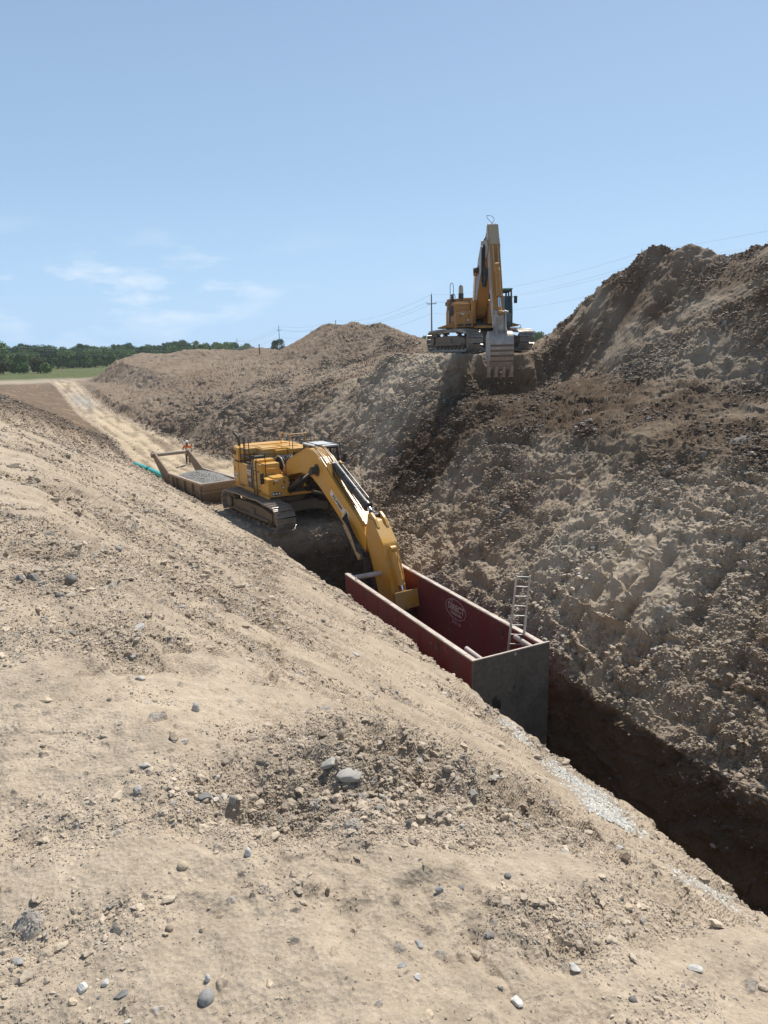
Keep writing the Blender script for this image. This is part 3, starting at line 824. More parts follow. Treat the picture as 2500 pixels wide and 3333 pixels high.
def excavator(name, loc, heading, carrier, sc_, pose, style):
    """heading/carrier: azimuth (deg, from +Y towards +X) of the upper body / the tracks"""
    root = empty(name, loc, R_(90-heading)); root.scale = (sc_,)*3
    Y = style['paint']; T = style['top']; dr = R_(heading-carrier)
    Rc = Matrix.Rotation(dr, 4, 'Z')
    mt = dict(track=STEEL, frame=FRAME)
    for s_ in (-1, 1): build_track(root, 1.705*s_, s_, mt, dr)
    m = MB(); m.box((0, 0, .72), (2.2, 2.3, .5), bev=.08)
    for sx in (-1, 1):
        for sy in (-1, 1): m.bar((sx*.7, sy*.7, .75), (sx*1.35, sy*1.55, .6), .5, .42, bev=.05)
    m.cyl((0, 0, .9), (0, 0, 1.22), .85, seg=32)
    m.build('car_body', FRAME, root, M=Rc)
    m = MB(); m.cyl((0, 0, 1.2), (0, 0, 1.36), .95, .92, seg=36); m.build('slew_ring', DARK, root, smooth=True)
    # deck
    m = MB(); m.box2((-3.0, -1.55, 1.36), (1.0, 1.7, 1.52)); m.box2((1.0, -.5, 1.36), (1.45, .62, 1.5))
    m.box2((-3.1, -1.62, 1.34), (1.68, -1.54, 1.56)); m.box2((-3.0, 1.62, 1.34), (1.55, 1.72, 1.56))
    for y0 in (-.47, .47): m.prism([(-.6, 1.5), (1.25, 1.5), (.75, 2.35), (.3, 2.45), (-.6, 1.9)], 'y', y0-.05, y0+.05)
    m.build('deck', style['deck'], root)
    m = MB()
    for i in range(5): m.tube([(-.2+.15*i, -.3+.12*i, 1.6), (.0+.15*i, -.25+.1*i, 1.9), (.3, -.2+.1*i, 2.1)], .04, 6)
    m.box((.1, .0, 1.62), (.9, .6, .22), bev=.03); m.box((1.2, 0, 1.55), (.4, .7, .15), bev=.03)
    m.build('swing_motor', DARK, root)
    # counterweight: plan outline curves at the rear
    pl = [(-2.3, -1.66), (-3.15, -1.62), (-3.5, -1.45), (-3.78, -1.0), (-3.88, 0), (-3.78, 1.0), (-3.5, 1.45), (-3.15, 1.66), (-2.3, 1.70)]
    m = MB(); m.prism(pl, 'z', 1.42, 2.62, bev=.05)
    cw = m.build('counterweight', Y, root)
    # tall engine hood: rear body
    pl2 = [(-2.3, -1.63), (-3.1, -1.59), (-3.44, -1.42), (-3.70, -1.0), (-3.78, 0), (-3.70, 1.0), (-3.44, 1.42), (-3.1, 1.6), (-2.3, 1.66)]
    m = MB(); m.prism(pl2, 'z', 2.64, 3.34, bev=.09)
    m.box2((-2.28, -.72, 2.64), (-1.15, 1.62, 3.30), bev=.05)
    m.box2((-2.28, -1.5, 3.02), (-1.9, -.74, 3.31), bev=.04)
    hood = m.build('engine_hood', Y, root)
    m = MB()
    for y0 in (-1.0, .1): m.box2((-2.1, y0+.35, 3.302), (-1.4, y0+1.2, 3.335), bev=.01)
    m.box2((-3.3, -1.0, 3.345), (-2.5, 1.2, 3.375), bev=.012)
    m.build('hatch', T, hood)
    for (x0, x1) in ((-3.22, -2.98), (-2.86, -2.62)):                            # side louvres
        m = MB(); m.box2((x0, -1.625, 2.95), (x1, -1.66, 3.17))
        m.build('louvre', style['vent'], hood)
    m = MB(); m.box2((-2.9, -1.6, 2.655), (-2.35, -1.648, 2.67)); m.build('trim', DARK, hood)
    # right side doors and the dark lettered panel
    m = MB(); m.box2((-2.28, -1.62, 1.57), (-1.08, -.75, 2.62), bev=.03); m.build('side_door', Y, root)
    if style['marks']:
        m = MB(); m.box2((-1.06, -1.63, 1.57), (-.42, -.75, 2.66), bev=.04); pn = m.build('side_panel', CHAR, root)
        MM = frame_M((-.74, -1.635, 2.30), (1, 0, 0), (0, 0, 1))
        text_mesh('lettering', 'CAT', .34, WHT, pn, MM, sx=.82, bold=.012)
        m = MB(); m.prism([(-.84, 2.13), (-.54, 2.13), (-.69, 2.30)], 'y', -1.642, -1.634); m.build('yellow_triangle', YEL, pn)
        text_mesh('lettering', '374F', .19, WHT, pn, frame_M((-.72, -1.635, 1.93), (1, 0, 0), (0, 0, 1)), sx=.9, bold=.006)
        m = MB(); m.prism([(-1.03, 2.05), (-.86, 1.60), (-.72, 1.60), (-1.03, 2.15)], 'y', -1.640, -1.634); m.build('red_stripe', REDD, pn)
        # white arrow shaped decal and faded letters on the counterweight
        m = MB(); m.prism([(-3.0, 1.78), (-2.55, 1.78), (-2.52, 1.70), (-2.42, 1.76), (-2.42, 2.0), (-2.52, 2.06), (-2.55, 1.98), (-3.0, 1.98)], 'y', -1.675, -1.640)
        dc = m.build('decal', WHT, cw)
        text_mesh('lettering', 'ADABIM', .12, BLKD, dc, frame_M((-2.78, -1.678, 1.88), (1, .0, 0), (0, 0, 1)), ext=.002, sx=.85)
        m = MB(); m.prism([(-2.51, 1.76), (-2.44, 1.80), (-2.44, 1.97), (-2.51, 2.0)], 'y', -1.679, -1.676); m.build('decal_mark', BLKD, dc)
        text_mesh('lettering', 'R', .22, WHT, cw, frame_M((-2.85, -1.662, 2.48), (1, 0, 0), (0, 0, 1)), ext=.003)
        m = MB(); m.cyl((-2.85, -1.664, 2.26), (-2.85, -1.655, 2.26), .05); m.cyl((-2.85, -1.664, 2.16), (-2.85, -1.655, 2.16), .04); m.build('decal', REDD, cw)
    else:
        m = MB(); m.box2((-1.06, -1.62, 1.57), (-.42, -.75, 2.62), bev=.03); m.build('side_door', Y, root)
    for x0 in (-2.9, -2.05, -1.7):
        m = MB(); m.cyl((x0, -1.66, 1.50), (x0, -1.60, 1.50), .04, seg=10); m.build('bolt', DARK, cw if x0 < -2.3 else root)
    # taller tank box and front tool box
    m = MB(); m.box2((-.40, -1.60, 1.57), (.12, -.62, 2.98), bev=.05); m.box2((.14, -1.58, 1.57), (.72, -.60, 2.86), bev=.05)
    tb = m.build('fuel_tank', Y, root)
    m = MB(); m.tube(catmull([(.735, -1.3, 2.62), (.80, -1.28, 2.63), (.80, -.9, 2.63), (.735, -.88, 2.62)], 5), .022, 6); m.build('handle', T, tb)
    m = MB(); m.box2((.74, -1.62, 1.42), (1.68, -.56, 2.27), bev=.035)
    m.box2((-.40, -1.63, 1.34), (.74, -1.55, 1.56))
    bx = m.build('tool_box', Y, root)
    m = MB(); m.box2((.80, -1.30, 2.275), (1.64, -.62, 2.325), bev=.015); m.build('lid', T, bx)
    for y0 in (-1.32, -.82):
        m = MB(); m.box((1.69, y0, 2.10), (.02, .05, .11)); m.box((1.70, y0, 2.06), (.03, .035, .08)); m.build('latch', DARK, bx)
    m = MB(); m.box((1.686, -1.20, 2.2), (.008, .2, .06)); m.build('decal', WHT, bx)
    if style['lamps']:
        m = MB(); m.prism(rounded([(-1.46, 1.5), (-.98, 1.5), (-.98, 1.66), (-1.46, 1.66)], .07), 'x', 1.678, 1.69); hs = m.build('lamp_recess', DARK, bx)
        for y0 in (-1.37, -1.22, -1.07):
            m = MB(); m.cyl((1.685, y0, 1.58), (1.70, y0, 1.58), .055, .05, seg=14); m.build('headlight', WHT, hs, smooth=True)
    else:
        m = MB(); m.box((1.69, -1.33, 1.56), (.02, .34, .12)); m.box((1.69, -.86, 1.56), (.02, .38, .14)); m.build('grille', DARK, bx)
    m = MB(); m.prism(rounded([(-.95, 1.76), (-.80, 1.76), (-.80, 1.92), (-.95, 1.92)], .05), 'x', 1.68, 1.69); m.build('hook_plate', DARK, bx)
    m = MB(); m.cyl((1.69, -.875, 1.84), (1.70, -.875, 1.84), .055, seg=12); m.build('decal', WHT, bx)
    # recess machinery between hood and tank
    m = MB(); m.box2((-1.88, -1.45, 2.63), (-.5, -.76, 2.70)); m.box2((-1.12, -1.3, 2.7), (-.7, -.8, 3.05), bev=.03); m.box2((-1.0, -.7, 1.6), (-.75, .55, 2.9), bev=.02)
    for i in range(4): m.cyl((-1.8+.2*i, -1.1, 2.66), (-1.8+.2*i, -1.1, 2.98), .07, seg=10)
    m.build('engine_bay', DARK, root)
    # exhaust
    m = MB()
    ex = style['exhaust']
    if ex == 'curved': m.tube(catmull([(-3.1, -1.25, 3.3), (-3.1, -1.25, 3.62), (-3.16, -1.27, 3.82), (-3.3, -1.33, 4.0)], 6), [.085]*13+[.08, .075, .06, .05, .04, .03], 12) if False else m.tube(catmull([(-3.1, -1.25, 3.3), (-3.1, -1.25, 3.58), (-3.2, -1.28, 3.78), (-3.42, -1.36, 3.95)], 6), .075, 12)
    else:
        m.cyl((-2.2, -.75, 3.3), (-2.2, -.75, 3.66), .17, seg=18)
    e_ = m.build('exhaust_pipe', DARK, root, smooth=True)
    if ex != 'curved':
        m = MB(); m.tube([(-2.2, -.75, 3.6), (-2.2, -.75, 3.95), (-2.2, -.75, 4.1), (-2.2, -.75, 4.18)], [.15, .15, .13, .07], 16); m.build('exhaust_cap', plain('weathered_stack', (.42, .36, .30), .5, .5), e_, smooth=True)
        m = MB(); m.cyl((-1.9, -1.35, 3.0), (-1.9, -1.35, 3.55), .12, .09, seg=14); m.build('air_filter', DARK, root, smooth=True)
    # left hood row up to the cab
    m = MB(); m.box2((-1.13, .52, 1.57), (-.42, 1.66, 3.30), bev=.05); m.box2((-1.13, -.1, 1.57), (-.9, .5, 3.22), bev=.03)
    lh = m.build('hydraulic_cabinet', Y, root)
    for y0, y1 in ((.58, .8), (.9, 1.15)):
        m = MB(); m.box2((-.418, y0, 2.75), (-.412, y1, 3.12)); m.build('louvre', style['vent'], lh)
    # hoses over the pump bay
    for i in range(6):
        yy = -.48+.16*i
        m = MB(); m.tube(catmull([(-.35, yy, 2.2), (-.30, yy, 2.75), (-.05, yy*.8, 3.05), (.35, yy*.7, 2.95), (.62, yy*.6, 2.45)], 6), .038, 8)
        m.build('hose', RUB if i % 3 else paint('pale_hose', (.36, .34, .28), .4, damt=.3, scale=3, bump=0) if i == 0 else RUB, root, smooth=True)
    # handrails and ladder
    if style['rails']:
        m = MB()
        for y0, x0 in ((-1.55, -2.1), (-1.55, -1.35)):
            m.tube(catmull([(x0, y0, 2.62), (x0, y0, 3.7), (x0+.06, y0, 3.95), (x0+.5, y0, 3.95), (x0+.56, y0, 3.7), (x0+.56, y0, 2.62)], 4), .024, 6)
        for zz in (3.0, 3.35): m.tube([(-2.1, -1.55, zz), (-.8, -1.55, zz)], .024, 6)
        m.build('handrail', BLK, root, smooth=True)
        m = MB()
        m.tube(catmull([(-.1, -1.57, 2.3), (-.1, -1.57, 3.2), (0, -1.57, 3.38), (.9, -1.45, 3.40), (.98, -1.42, 3.2), (.98, -1.42, 2.3)], 4), .022, 6)
        m.tube([(-.1, -1.57, 2.9), (.98, -1.42, 2.86)], .018, 6)
        m.tube(catmull([(1.0, -1.42, 3.38), (1.5, -.7, 3.35), (1.52, -.62, 3.1), (1.52, -.62, 2.3)], 4), .022, 6)
        m.build('handrail', BLK, root, smooth=True)
        m = MB()
        for x0 in (.10, .52): m.tube([(x0, -1.72, 1.0), (x0, -1.72, 2.9), (x0, -1.68, 3.1)], .026, 6)
        for k in range(6): m.tube([(.10, -1.72, 1.15+.31*k), (.52, -1.72, 1.15+.31*k)], .022, 6)
        for x0 in (.10, .52):
            for zz in (1.5, 2.5): m.tube([(x0, -1.72, zz), (x0, -1.58, zz)], .02, 6)
        m.build('ladder', BLK, root, smooth=True)
        m = MB(); m.box((1.25, -1.72, 2.28), (.07, .20, .52), bev=.03, rot=(0, 0, .35)); m.tube([(1.0, -1.60, 2.05), (1.22, -1.68, 2.1)], .02); m.build('mirror', BLK, root)
        m = MB()
        m.tube(catmull([(-1.1, .7, 3.3), (-1.1, .7, 3.88), (-1.05, .72, 3.93), (-1.1, 1.6, 3.93), (-1.15, 1.62, 3.85), (-1.15, 1.62, 3.3)], 4), .022, 6)
        m.tube([(-1.1, .7, 3.93), (-2.2, .7, 3.93), (-2.2, .7, 3.3)], .022, 6)
        m.build('handrail', YEL, root, smooth=True)
        m = MB()
        m.tube([(-.45, .6, 3.28), (-.45, .6, 3.86), (-.45, 1.6, 3.86), (-.45, 1.6, 3.28)], .022, 6)
        m.build('handrail', BLK, root)
    else:
        m = MB()
        m.tube(catmull([(-.1, -1.72, 2.6), (-.1, -1.72, 3.3), (-.06, -1.68, 3.42), (-.0, -1.45, 3.42), (-.0, -1.42, 2.9)], 4), .024, 6); m.build('handrail', BLK, root, smooth=True); m = MB()
        m.tube(catmull([(-1.8, -1.5, 3.3), (-1.8, -1.5, 4.1), (-1.8, -1.42, 4.28), (-1.8, -1.3, 4.1), (-1.8, -1.3, 3.3)], 4), .02, 6)
        m.build('handrail', BLK, root, smooth=True)
        m = MB()
        for x0 in (.2, .6): m.tube([(x0, -1.80, 1.45), (x0, -1.80, 2.7)], .026, 6)
        for k in range(4): m.box((.4, -1.78, 1.5+.3*k), (.42, .14, .03))
        m.box((.4, -1.70, 2.45), (.4, .12, .6), bev=.02)
        m.build('ladder', BLK, root)
        for s_ in (-1, 1):                                                       # bent side guards seen beyond the deck
            m = MB(); m.prism([(-1.66*s_ if s_ < 0 else 1.66, 1.36), (2.32*s_, 1.44), (2.40*s_, 1.52), (2.22*s_, 1.56), (1.7*s_, 1.74)], 'x', -1.4, 1.0)
            m.build('step_guard', YELD, root)
        m = MB(); m.tube(catmull([(1.0, 2.1, 1.52), (1.05, 2.42, 1.5), (1.1, 2.45, 1.35), (1.1, 2.1, 1.30)], 4), .018, 6); m.build('grab_bar', BLK, root)
    # cab
    cx0, cx1, cy0, cy1, cz0, cz1 = -.28, 1.62, .72, 1.84, 1.5, style.get('cabz', 3.30)
    m = MB(); pw = .09
    side_top = [(cx0, cz1), (1.15, cz1)]
    m.box2((cx0, cy0, 1.40), (1.66, cy1, 1.66), bev=.03)
    for y0 in (cy0+pw/2, cy1-pw/2):
        m.bar((cx0+.05, y0, 1.6), (cx0+.05, y0, cz1), pw, .1); m.bar((.55, y0, 1.6), (.55, y0, cz1), pw, .08)
        m.bar((1.60, y0, 1.6), (1.60, y0, 2.2), pw, .08); m.bar((1.60, y0, 2.15), (1.28, y0, cz1), pw, .08)
        m.bar((cx0, y0, cz1-.04), (1.32, y0, cz1-.04), pw, .1)
        m.box2((cx0+.05, y0-.035, 1.6), (.55, y0+.035, 2.15))
    for x0, z0 in ((cx0+.05, cz1-.04), (1.27, cz1-.04), (cx0+.05, 2.1)): m.bar((x0, cy0, z0), (x0, cy1, z0), .09, .09)
    m.box2((cx0, cy0+.02, 1.6), (cx0+.06, cy1-.02, 2.1))
    cab = m.build('cab', style['cabm'], root)
    m = MB(); m.box2((cx0-.06, cy0-.03, cz1), (1.42, cy1+.03, cz1+.09), bev=.035); m.build('roof', style['roof'], cab)
    m = MB(); gz = cz1+.16
    m.tube([(cx0, cy0, gz), (1.5, cy0, gz), (1.5, cy1, gz), (cx0, cy1, gz)], .022, 6, closed=True)
    for y0 in (cy0, cy1): m.tube([(1.5, y0, gz), (1.82, y0, 2.4), (1.80, y0, 1.6)], .022, 6)
    if style['marks']: m.build('cab_guard', BLK, cab)
    gl = style['glass']
    for nm, vs in (('window', [(cx0+.1, cy0+.04, 2.15), (.51, cy0+.04, 2.15), (.51, cy0+.04, 3.2), (cx0+.1, cy0+.04, 3.2)]),
                   ('window', [(.59, cy0+.04, 1.68), (1.57, cy0+.04, 1.68), (1.57, cy0+.04, 2.2), (1.26, cy0+.04, 3.2), (.59, cy0+.04, 3.2)]),
                   ('window', [(cx0+.1, cy1-.04, 2.15), (.51, cy1-.04, 2.15), (.51, cy1-.04, 3.2), (cx0+.1, cy1-.04, 3.2)]),
                   ('window', [(.59, cy1-.04, 1.68), (1.57, cy1-.04, 1.68), (1.57, cy1-.04, 2.2), (1.26, cy1-.04, 3.2), (.59, cy1-.04, 3.2)]),
                   ('windscreen', [(1.61, cy0+.06, 1.7), (1.61, cy1-.06, 1.7), (1.61, cy1-.06, 2.2), (1.30, cy1-.06, 3.2), (1.30, cy0+.06, 3.2), (1.61, cy0+.06, 2.2)])):
        m = MB(); nv = len(vs)
        if nm == 'windscreen':
            m.add(vs, [(0, 1, 2, 5), (5, 2, 3, 4)]); m.build(nm, gl, cab)
        else:
            m.add(vs, [tuple(range(nv))]); m.build(nm, gl, cab)
    m = MB(); m.box((.55, 1.25, 1.95), (.5, .5, .14), bev=.05); m.box((.28, 1.25, 2.35), (.14, .48, .75), bev=.06, rot=(0, -.15, 0)); m.box((1.1, 1.25, 1.95), (.12, .3, .5), bev=.03)
    m.build('seat', DARK, cab)
    m = MB(); m.box((1.72, 1.98, 2.95), (.06, .2, .42), bev=.03, rot=(0, 0, -.3)); m.tube([(1.35, 1.8, 3.1), (1.6, 1.92, 3.12), (1.7, 1.97, 3.05)], .018, 6); m.build('mirror', BLK, cab)
    m = MB()
    for y0 in (.82, .95): m.box((1.45, y0, 3.42), (.1, .09, .08), bev=.02)
    m.build('work_lamp', DARK, cab)
    cab.location = style.get('cabshift', (0, 0, 0))
    # ---- boom
    P = pose
    poly = rounded(P['boom'], .10, 3)
    m = MB(); hw = .33
    m.prism(poly, 'y', -hw, hw)
    boom = m.build('boom', P.get('boom_mat', Y), root)
    fl = P['flange']                                                             # top plate edges and bosses
    m = MB()
    for a, b in zip(fl[:-1], fl[1:]): m.bar((a[0], 0, a[1]), (b[0], 0, b[1]), .70, .035)
    m.build('top_plate', P.get('top_mat', T), boom)
    m = MB(); cp = P['cylpin']; m.cyl((cp[0], -.62, cp[1]), (cp[0], .62, cp[1]), .16, seg=20); m.cyl((cp[0], -.36, cp[1]), (cp[0], .36, cp[1]), .27, seg=24)
    m.build('pin_boss', DARK, boom, smooth=True)
    for s_ in (-1, 1):
        cylinder_pair('boom_cylinder', root, P['cylbase'], cp, .52*s_, .155, .085, P['cfrac'], P['cylm'], CHR)
    # steel lines along the boom top
    for k, yy in enumerate((-.24, -.14, .12, .22)):
        pts = [Vector((a[0], yy*1.0, a[1]+.07)) for a in P['lines']]
        m = MB(); m.tube(catmull(pts, 5), .026, 6); m.build('hydraulic_line', Y if k % 2 else RUB, boom, smooth=True)
    # hoses looping at the stick
    for k in range(4):
        yy = -.42-.05*k if P['hoseside'] < 0 else .42+.05*k
        m = MB(); m.tube(catmull([Vector((q[0], yy*q[2], q[1]+.05*k*(1 if i % 2 else -1))) for i, q in enumerate(P['loop'])], 7), .032, 7)
        m.build('hose', RUB, boom, smooth=True)
    # ---- stick
    m = MB(); sw = P.get('sw', .31); m.prism(rounded(P['stick'], .07, 3), 'y', -sw, sw)
    stick = m.build('stick', P.get('stick_mat', Y), root)
    m = MB(); f0, f1 = P['face']
    d = Vector((f1[0]-f0[0], 0, f1[1]-f0[1])).normalized(); nrm = Vector((-d.z, 0, d.x)); nrm = nrm if nrm.x > 0 else -nrm
    for yy in (-.13, .13):
        a = Vector((f0[0], yy, f0[1]))+nrm*.07; b = Vector((f1[0], yy*.8, f1[1]))+nrm*.07
        m.bar(a, b, .035, .16, up=nrm)
    m.build('rib', T, stick)
    m = MB(); 
    for yy in (-.2, .2): m.prism(rounded(P['ears'], .08, 3), 'y', yy-.045, yy+.045)
    m.build('ear', T, stick)
    np_ = P['nosepin']
    cylinder_pair('stick_cylinder', boom, P['scbase'], np_, 0, .17, .095, P['sfrac'], P['scylm'], CHR)
    sb = P['scbase']
    for yy in (-.26, .26): m = MB(); m.prism([(sb[0]-.35, sb[1]-.45), (sb[0]+.35, sb[1]-.5), (sb[0]+.14, sb[1]+.08), (sb[0]-.06, sb[1]+.14)], 'y', yy-.04, yy+.04); m.build('cylinder_bracket', T, boom)
    cylinder_pair('bucket_cylinder', stick, P['bcbase'], P['bchead'], 0, .12, .07, P['bfrac'], P['bcylm'], CHR)
    return root, boom, stick

# ---------------- lower machine (newer, in the cut)
boomA = [(.45, 1.95), (1.25, 2.32), (2.6, 2.62), (3.75, 2.58), (4.6, 2.22), (5.6, 1.68), (7.1, .82), (8.15, .15), (8.55, .35), (8.62, .85), (8.3, 1.3), (6.5, 2.36), (5.3, 3.12), (4.6, 3.52), (3.9, 3.74), (3.3, 3.74), (2.2, 3.38), (1.0, 2.92), (.35, 2.45)]
poseA = dict(boom=boomA, flange=[(1.0, 2.94), (2.2, 3.40), (3.3, 3.76), (3.9, 3.76), (4.6, 3.54), (5.3, 3.14), (6.5, 2.38), (8.3, 1.32)],
             cylpin=(4.35, 2.95), cylbase=(1.35, 1.55), cfrac=.62, cylm=BLK,
             lines=[(1.2, 3.0), (2.2, 3.42), (3.3, 3.80), (4.0, 3.80), (4.8, 3.48), (5.6, 3.0), (6.6, 2.36), (7.6, 1.76)],
             loop=[(7.0, 1.5, .9), (7.7, .9, 1.0), (8.3, .45, 1.0), (8.75, .1, 1.0), (8.95, -.6, .95), (9.0, -1.4, .8)], hoseside=-1,
             stick=[(8.75, 1.72), (9.15, 1.66), (9.88, .90), (10.05, .45), (10.62, -1.35), (10.7, -2.1), (10.35, -2.25), (9.65, -1.6), (9.15, -.45), (9.02, -.1), (8.72, .45), (8.55, 1.0)],
             face=((9.95, .72), (10.58, -1.15)), ears=[(8.62, 1.45), (8.62, 1.78), (8.85, 1.92), (9.2, 1.72), (9.45, 1.38), (9.1, 1.2)],
             nosepin=(8.78, 1.72), scbase=(5.45, 3.30), sfrac=.83, scylm=BLK, bcbase=(10.05, .70), bchead=(10.85, -1.0), bfrac=.72, bcylm=YEL)
styA = dict(paint=YEL, top=YEL, deck=YEL, vent=paint('louvre_brown', (.10, .06, .025), .6, bump=0), marks=True, lamps=True, cabz=3.50, cabshift=(.22, .26, 0), exhaust='curved', rails=True, cabm=BLK, roof=paint('pale_roof', (.62, .62, .60), .4, dirt=(.5, .45, .38), damt=.3, bump=0), glass=GLS)
exA, boomAo, stickA = excavator('excavator', (11.0, 33.9, -8.32), 176, 171, 1.05, poseA, styA)
tag(exA, 'yellow tracked excavator down in the cut, its boom reaching into the red trench box', 'excavator')
# boom lettering placard with hexagon emblem
d_ = Vector((7.06-5.83, 0, 1.37-2.08)).normalized()
up_ = Vector((-d_.z, 0, d_.x)); up_ = up_ if up_.z > 0 else -up_
def bp_(u, v, y=-.336): return Vector((5.62, y, 2.22))+d_*u+up_*v
def flatpoly(name, pts, mat, parent, y0=-.340, y1=-.332):
    m = MB(); n = len(pts); A_ = [bp_(u, v, y0) for u, v in pts]; B_ = [bp_(u, v, y1) for u, v in pts]
    m.add(A_+B_, [tuple(range(n)), tuple(range(n, 2*n))[::-1]]+[(i, (i+1) % n, n+(i+1) % n, n+i) for i in range(n)])
    return m.build(name, mat, parent)
pl_ = flatpoly('decal', [(0, -.14), (1.28, -.14), (1.33, -.26), (1.5, -.30), (1.74, -.2), (1.80, .02), (1.70, .22), (1.42, .24), (1.30, .12), (0, .12)], WHT, boomAo)
text_mesh('lettering', 'ADABIM', .225, BLKD, pl_, frame_M(bp_(.70, -.01, -.341), d_, up_), ext=.003, sx=1.12, bold=.008)
flatpoly('emblem', [(1.42, .17), (1.66, .15), (1.73, .0), (1.56, -.02)], BLKD, pl_, -.345, -.341)
flatpoly('emblem', [(1.53, -.06), (1.72, -.04), (1.67, -.15), (1.50, -.24)], BLKD, pl_, -.345, -.341)
flatpoly('emblem', [(1.36, .08), (1.50, -.03), (1.46, -.22), (1.38, -.15)], YEL, pl_, -.345, -.341)
# flat guard box along the underside of the boom nose
m = MB(); m.prism([(6.95, 1.05), (7.15, 1.22), (8.42, .12), (8.2, -.12)], 'y', -.50, -.34, bev=.015); g_ = m.build('boom_guard', YELT, boomAo)
for u in (.2, .5, .8): m = MB(); m.cyl((6.95+1.3*u+.05, -.515, 1.15-1.12*u-.02), (6.95+1.3*u+.05, -.495, 1.15-1.12*u-.02), .03, seg=8); m.build('bolt', DARK, g_)
# link, guard plate and dark coupler below the stick
m = MB()
for yy in (-.24, .24): m.prism(rounded([(10.4, -1.1), (10.65, -.75), (11.0, -.95), (11.05, -1.25), (10.7, -1.45)], .08), 'y', yy-.04, yy+.04)
m.cyl((10.85, -.3, -1.0), (10.85, .3, -1.0), .09); m.build('link', STEEL, stickA)
gd = Vector((.22, 0, -.62)).normalized()
m = MB(); MM = frame_M((11.0, 0.0, -1.0), (0, 1, 0), (-.18, 0, 1)); c = MB(); c.box((0, 0, 0), (.98, .66, .04), bev=.012)
m.add([MM @ v for v in c.v], c.f); gp = m.build('guard_plate', YEL, stickA)
for yy in (-.12, .17, .30): m = MB(); m.cyl(MM @ Vector((yy, -.22, .02)), MM @ Vector((yy, -.22, .06)), .028, seg=8); m.build('bolt', STEEL, gp)
m = MB(); m.prism(rounded([(10.35, -2.0), (10.3, -2.6), (10.9, -3.2), (11.4, -2.9), (11.1, -1.9), (10.75, -1.5)], .1), 'y', -.28, .28, bev=.02); m.build('coupler', DARK, stickA)

# ---------------- upper machine (older, on the bank)
boomB = [(.45, 1.9), (.95, 2.1), (1.75, 3.0), (2.35, 3.7), (2.9, 4.25), (3.75, 4.75), (4.85, 5.05), (5.25, 5.2), (5.35, 5.55), (5.1, 5.85), (3.9, 5.95), (2.9, 5.75), (2.1, 5.15), (1.4, 4.2), (.75, 3.1), (.3, 2.4)]
poseB = dict(sw=.265, boom=boomB, flange=[(.75, 3.12), (1.4, 4.22), (2.1, 5.17), (2.9, 5.77), (3.9, 5.97), (5.1, 5.87)],
             cylpin=(2.25, 4.6), cylbase=(1.35, 1.7), cfrac=.42, cylm=YELD,
             lines=[(.9, 3.4), (1.4, 4.3), (2.1, 5.25), (2.9, 5.86), (3.9, 6.06), (4.8, 6.0)],
             loop=[(4.2, 5.8, .8), (4.6, 5.3, .95), (4.9, 4.2, 1.05), (5.25, 3.45, 1.1), (5.6, 3.6, 1.05), (5.7, 4.3, .95)], hoseside=-1,
             stick=[(4.62, 6.62), (4.85, 6.68), (5.2, 6.05), (5.42, 5.6), (6.35, 3.3), (6.98, 1.72), (7.0, 1.3), (6.75, 1.2), (6.3, 2.0), (5.45, 3.9), (4.95, 4.9), (4.75, 5.4), (4.5, 6.2)],
             face=((5.5, 5.45), (6.05, 4.1)), ears=[(4.5, 6.2), (4.45, 6.55), (4.6, 6.8), (4.85, 6.66), (4.9, 6.3)],
             nosepin=(4.58, 6.55), scbase=(2.9, 6.0), sfrac=.6, scylm=YELD, bcbase=(6.05, 4.45), bchead=(7.25, 1.95), bfrac=.66, bcylm=YELD,
             boom_mat=YELD, top_mat=WORN, stick_mat=YELD)
styB = dict(paint=YELD, top=YELT, deck=YELD, vent=DARK, marks=False, lamps=False, cabz=3.55, exhaust='stack', rails=False, cabm=paint('green_black_cab', (.02, .05, .05), .4, bump=.002), roof=paint('green_visor', (.10, .35, .24), .4, dirt=(.3, .4, .3), damt=.3, bump=0), glass=GLSG)
B_LOC = (26.5, 39.55, -.2)
exB, boomBo, stickB = excavator('excavator', B_LOC, 204.6, 187, 1.05, poseB, styB)
tag(exB, 'older weathered excavator up on the bank against the sky, its toothed bucket hanging down', 'excavator')
m = MB()   # bleached front plate of the stick top
a = Vector((4.87, 0, 6.66)); b = Vector((5.2, 0, 6.08)); c_ = Vector((5.44, 0, 5.58)); n1 = Vector((.87, 0, .49))
m.bar(a+n1*.012, b+n1*.012, .51, .03, up=n1); m.bar(b+n1*.012, c_+n1*.012, .51, .03, up=n1); m.build('stick_face', YELT, stickB)
m = MB()
for s_ in (-1, 1): m.prism([(q[0]*.97+.12, q[1]) for q in poseB['stick']], 'y', s_*.280-.012, s_*.280+.012)
m.build('side_plate', WORN, stickB)
m = MB(); m.prism([(q[0]*.985+.04, q[1]*.985+.05) for q in boomB], 'y', -.352, -.334); m.build('side_plate', WORN, boomBo)
m = MB(); m.tube(catmull([(4.7, -.05, 6.7), (4.7, .1, 6.95), (4.7, -.05, 7.12), (4.7, -.3, 7.15), (4.7, -.25, 7.0), (4.7, .02, 6.72)], 5), .013, 5); m.build('wire_loop', RUB, stickB)
# bucket linkage
m = MB(); m.prism(rounded([(7.05, 2.1), (7.4, 2.05), (7.45, .95), (7.05, .85)], .06), 'y', -.30, -.22); m.prism(rounded([(7.05, 2.1), (7.4, 2.05), (7.45, .95), (7.05, .85)], .06), 'y', .22, .30)
m.cyl((7.25, -.42, 1.97), (7.25, .42, 1.97), .075, seg=12); m.cyl((7.25, -.38, 1.0), (7.25, .38, 1.0), .08, seg=12); m.box((7.2, 0, 1.5), (.12, .44, .9), bev=.03)
m.build('link', BUCK, stickB)
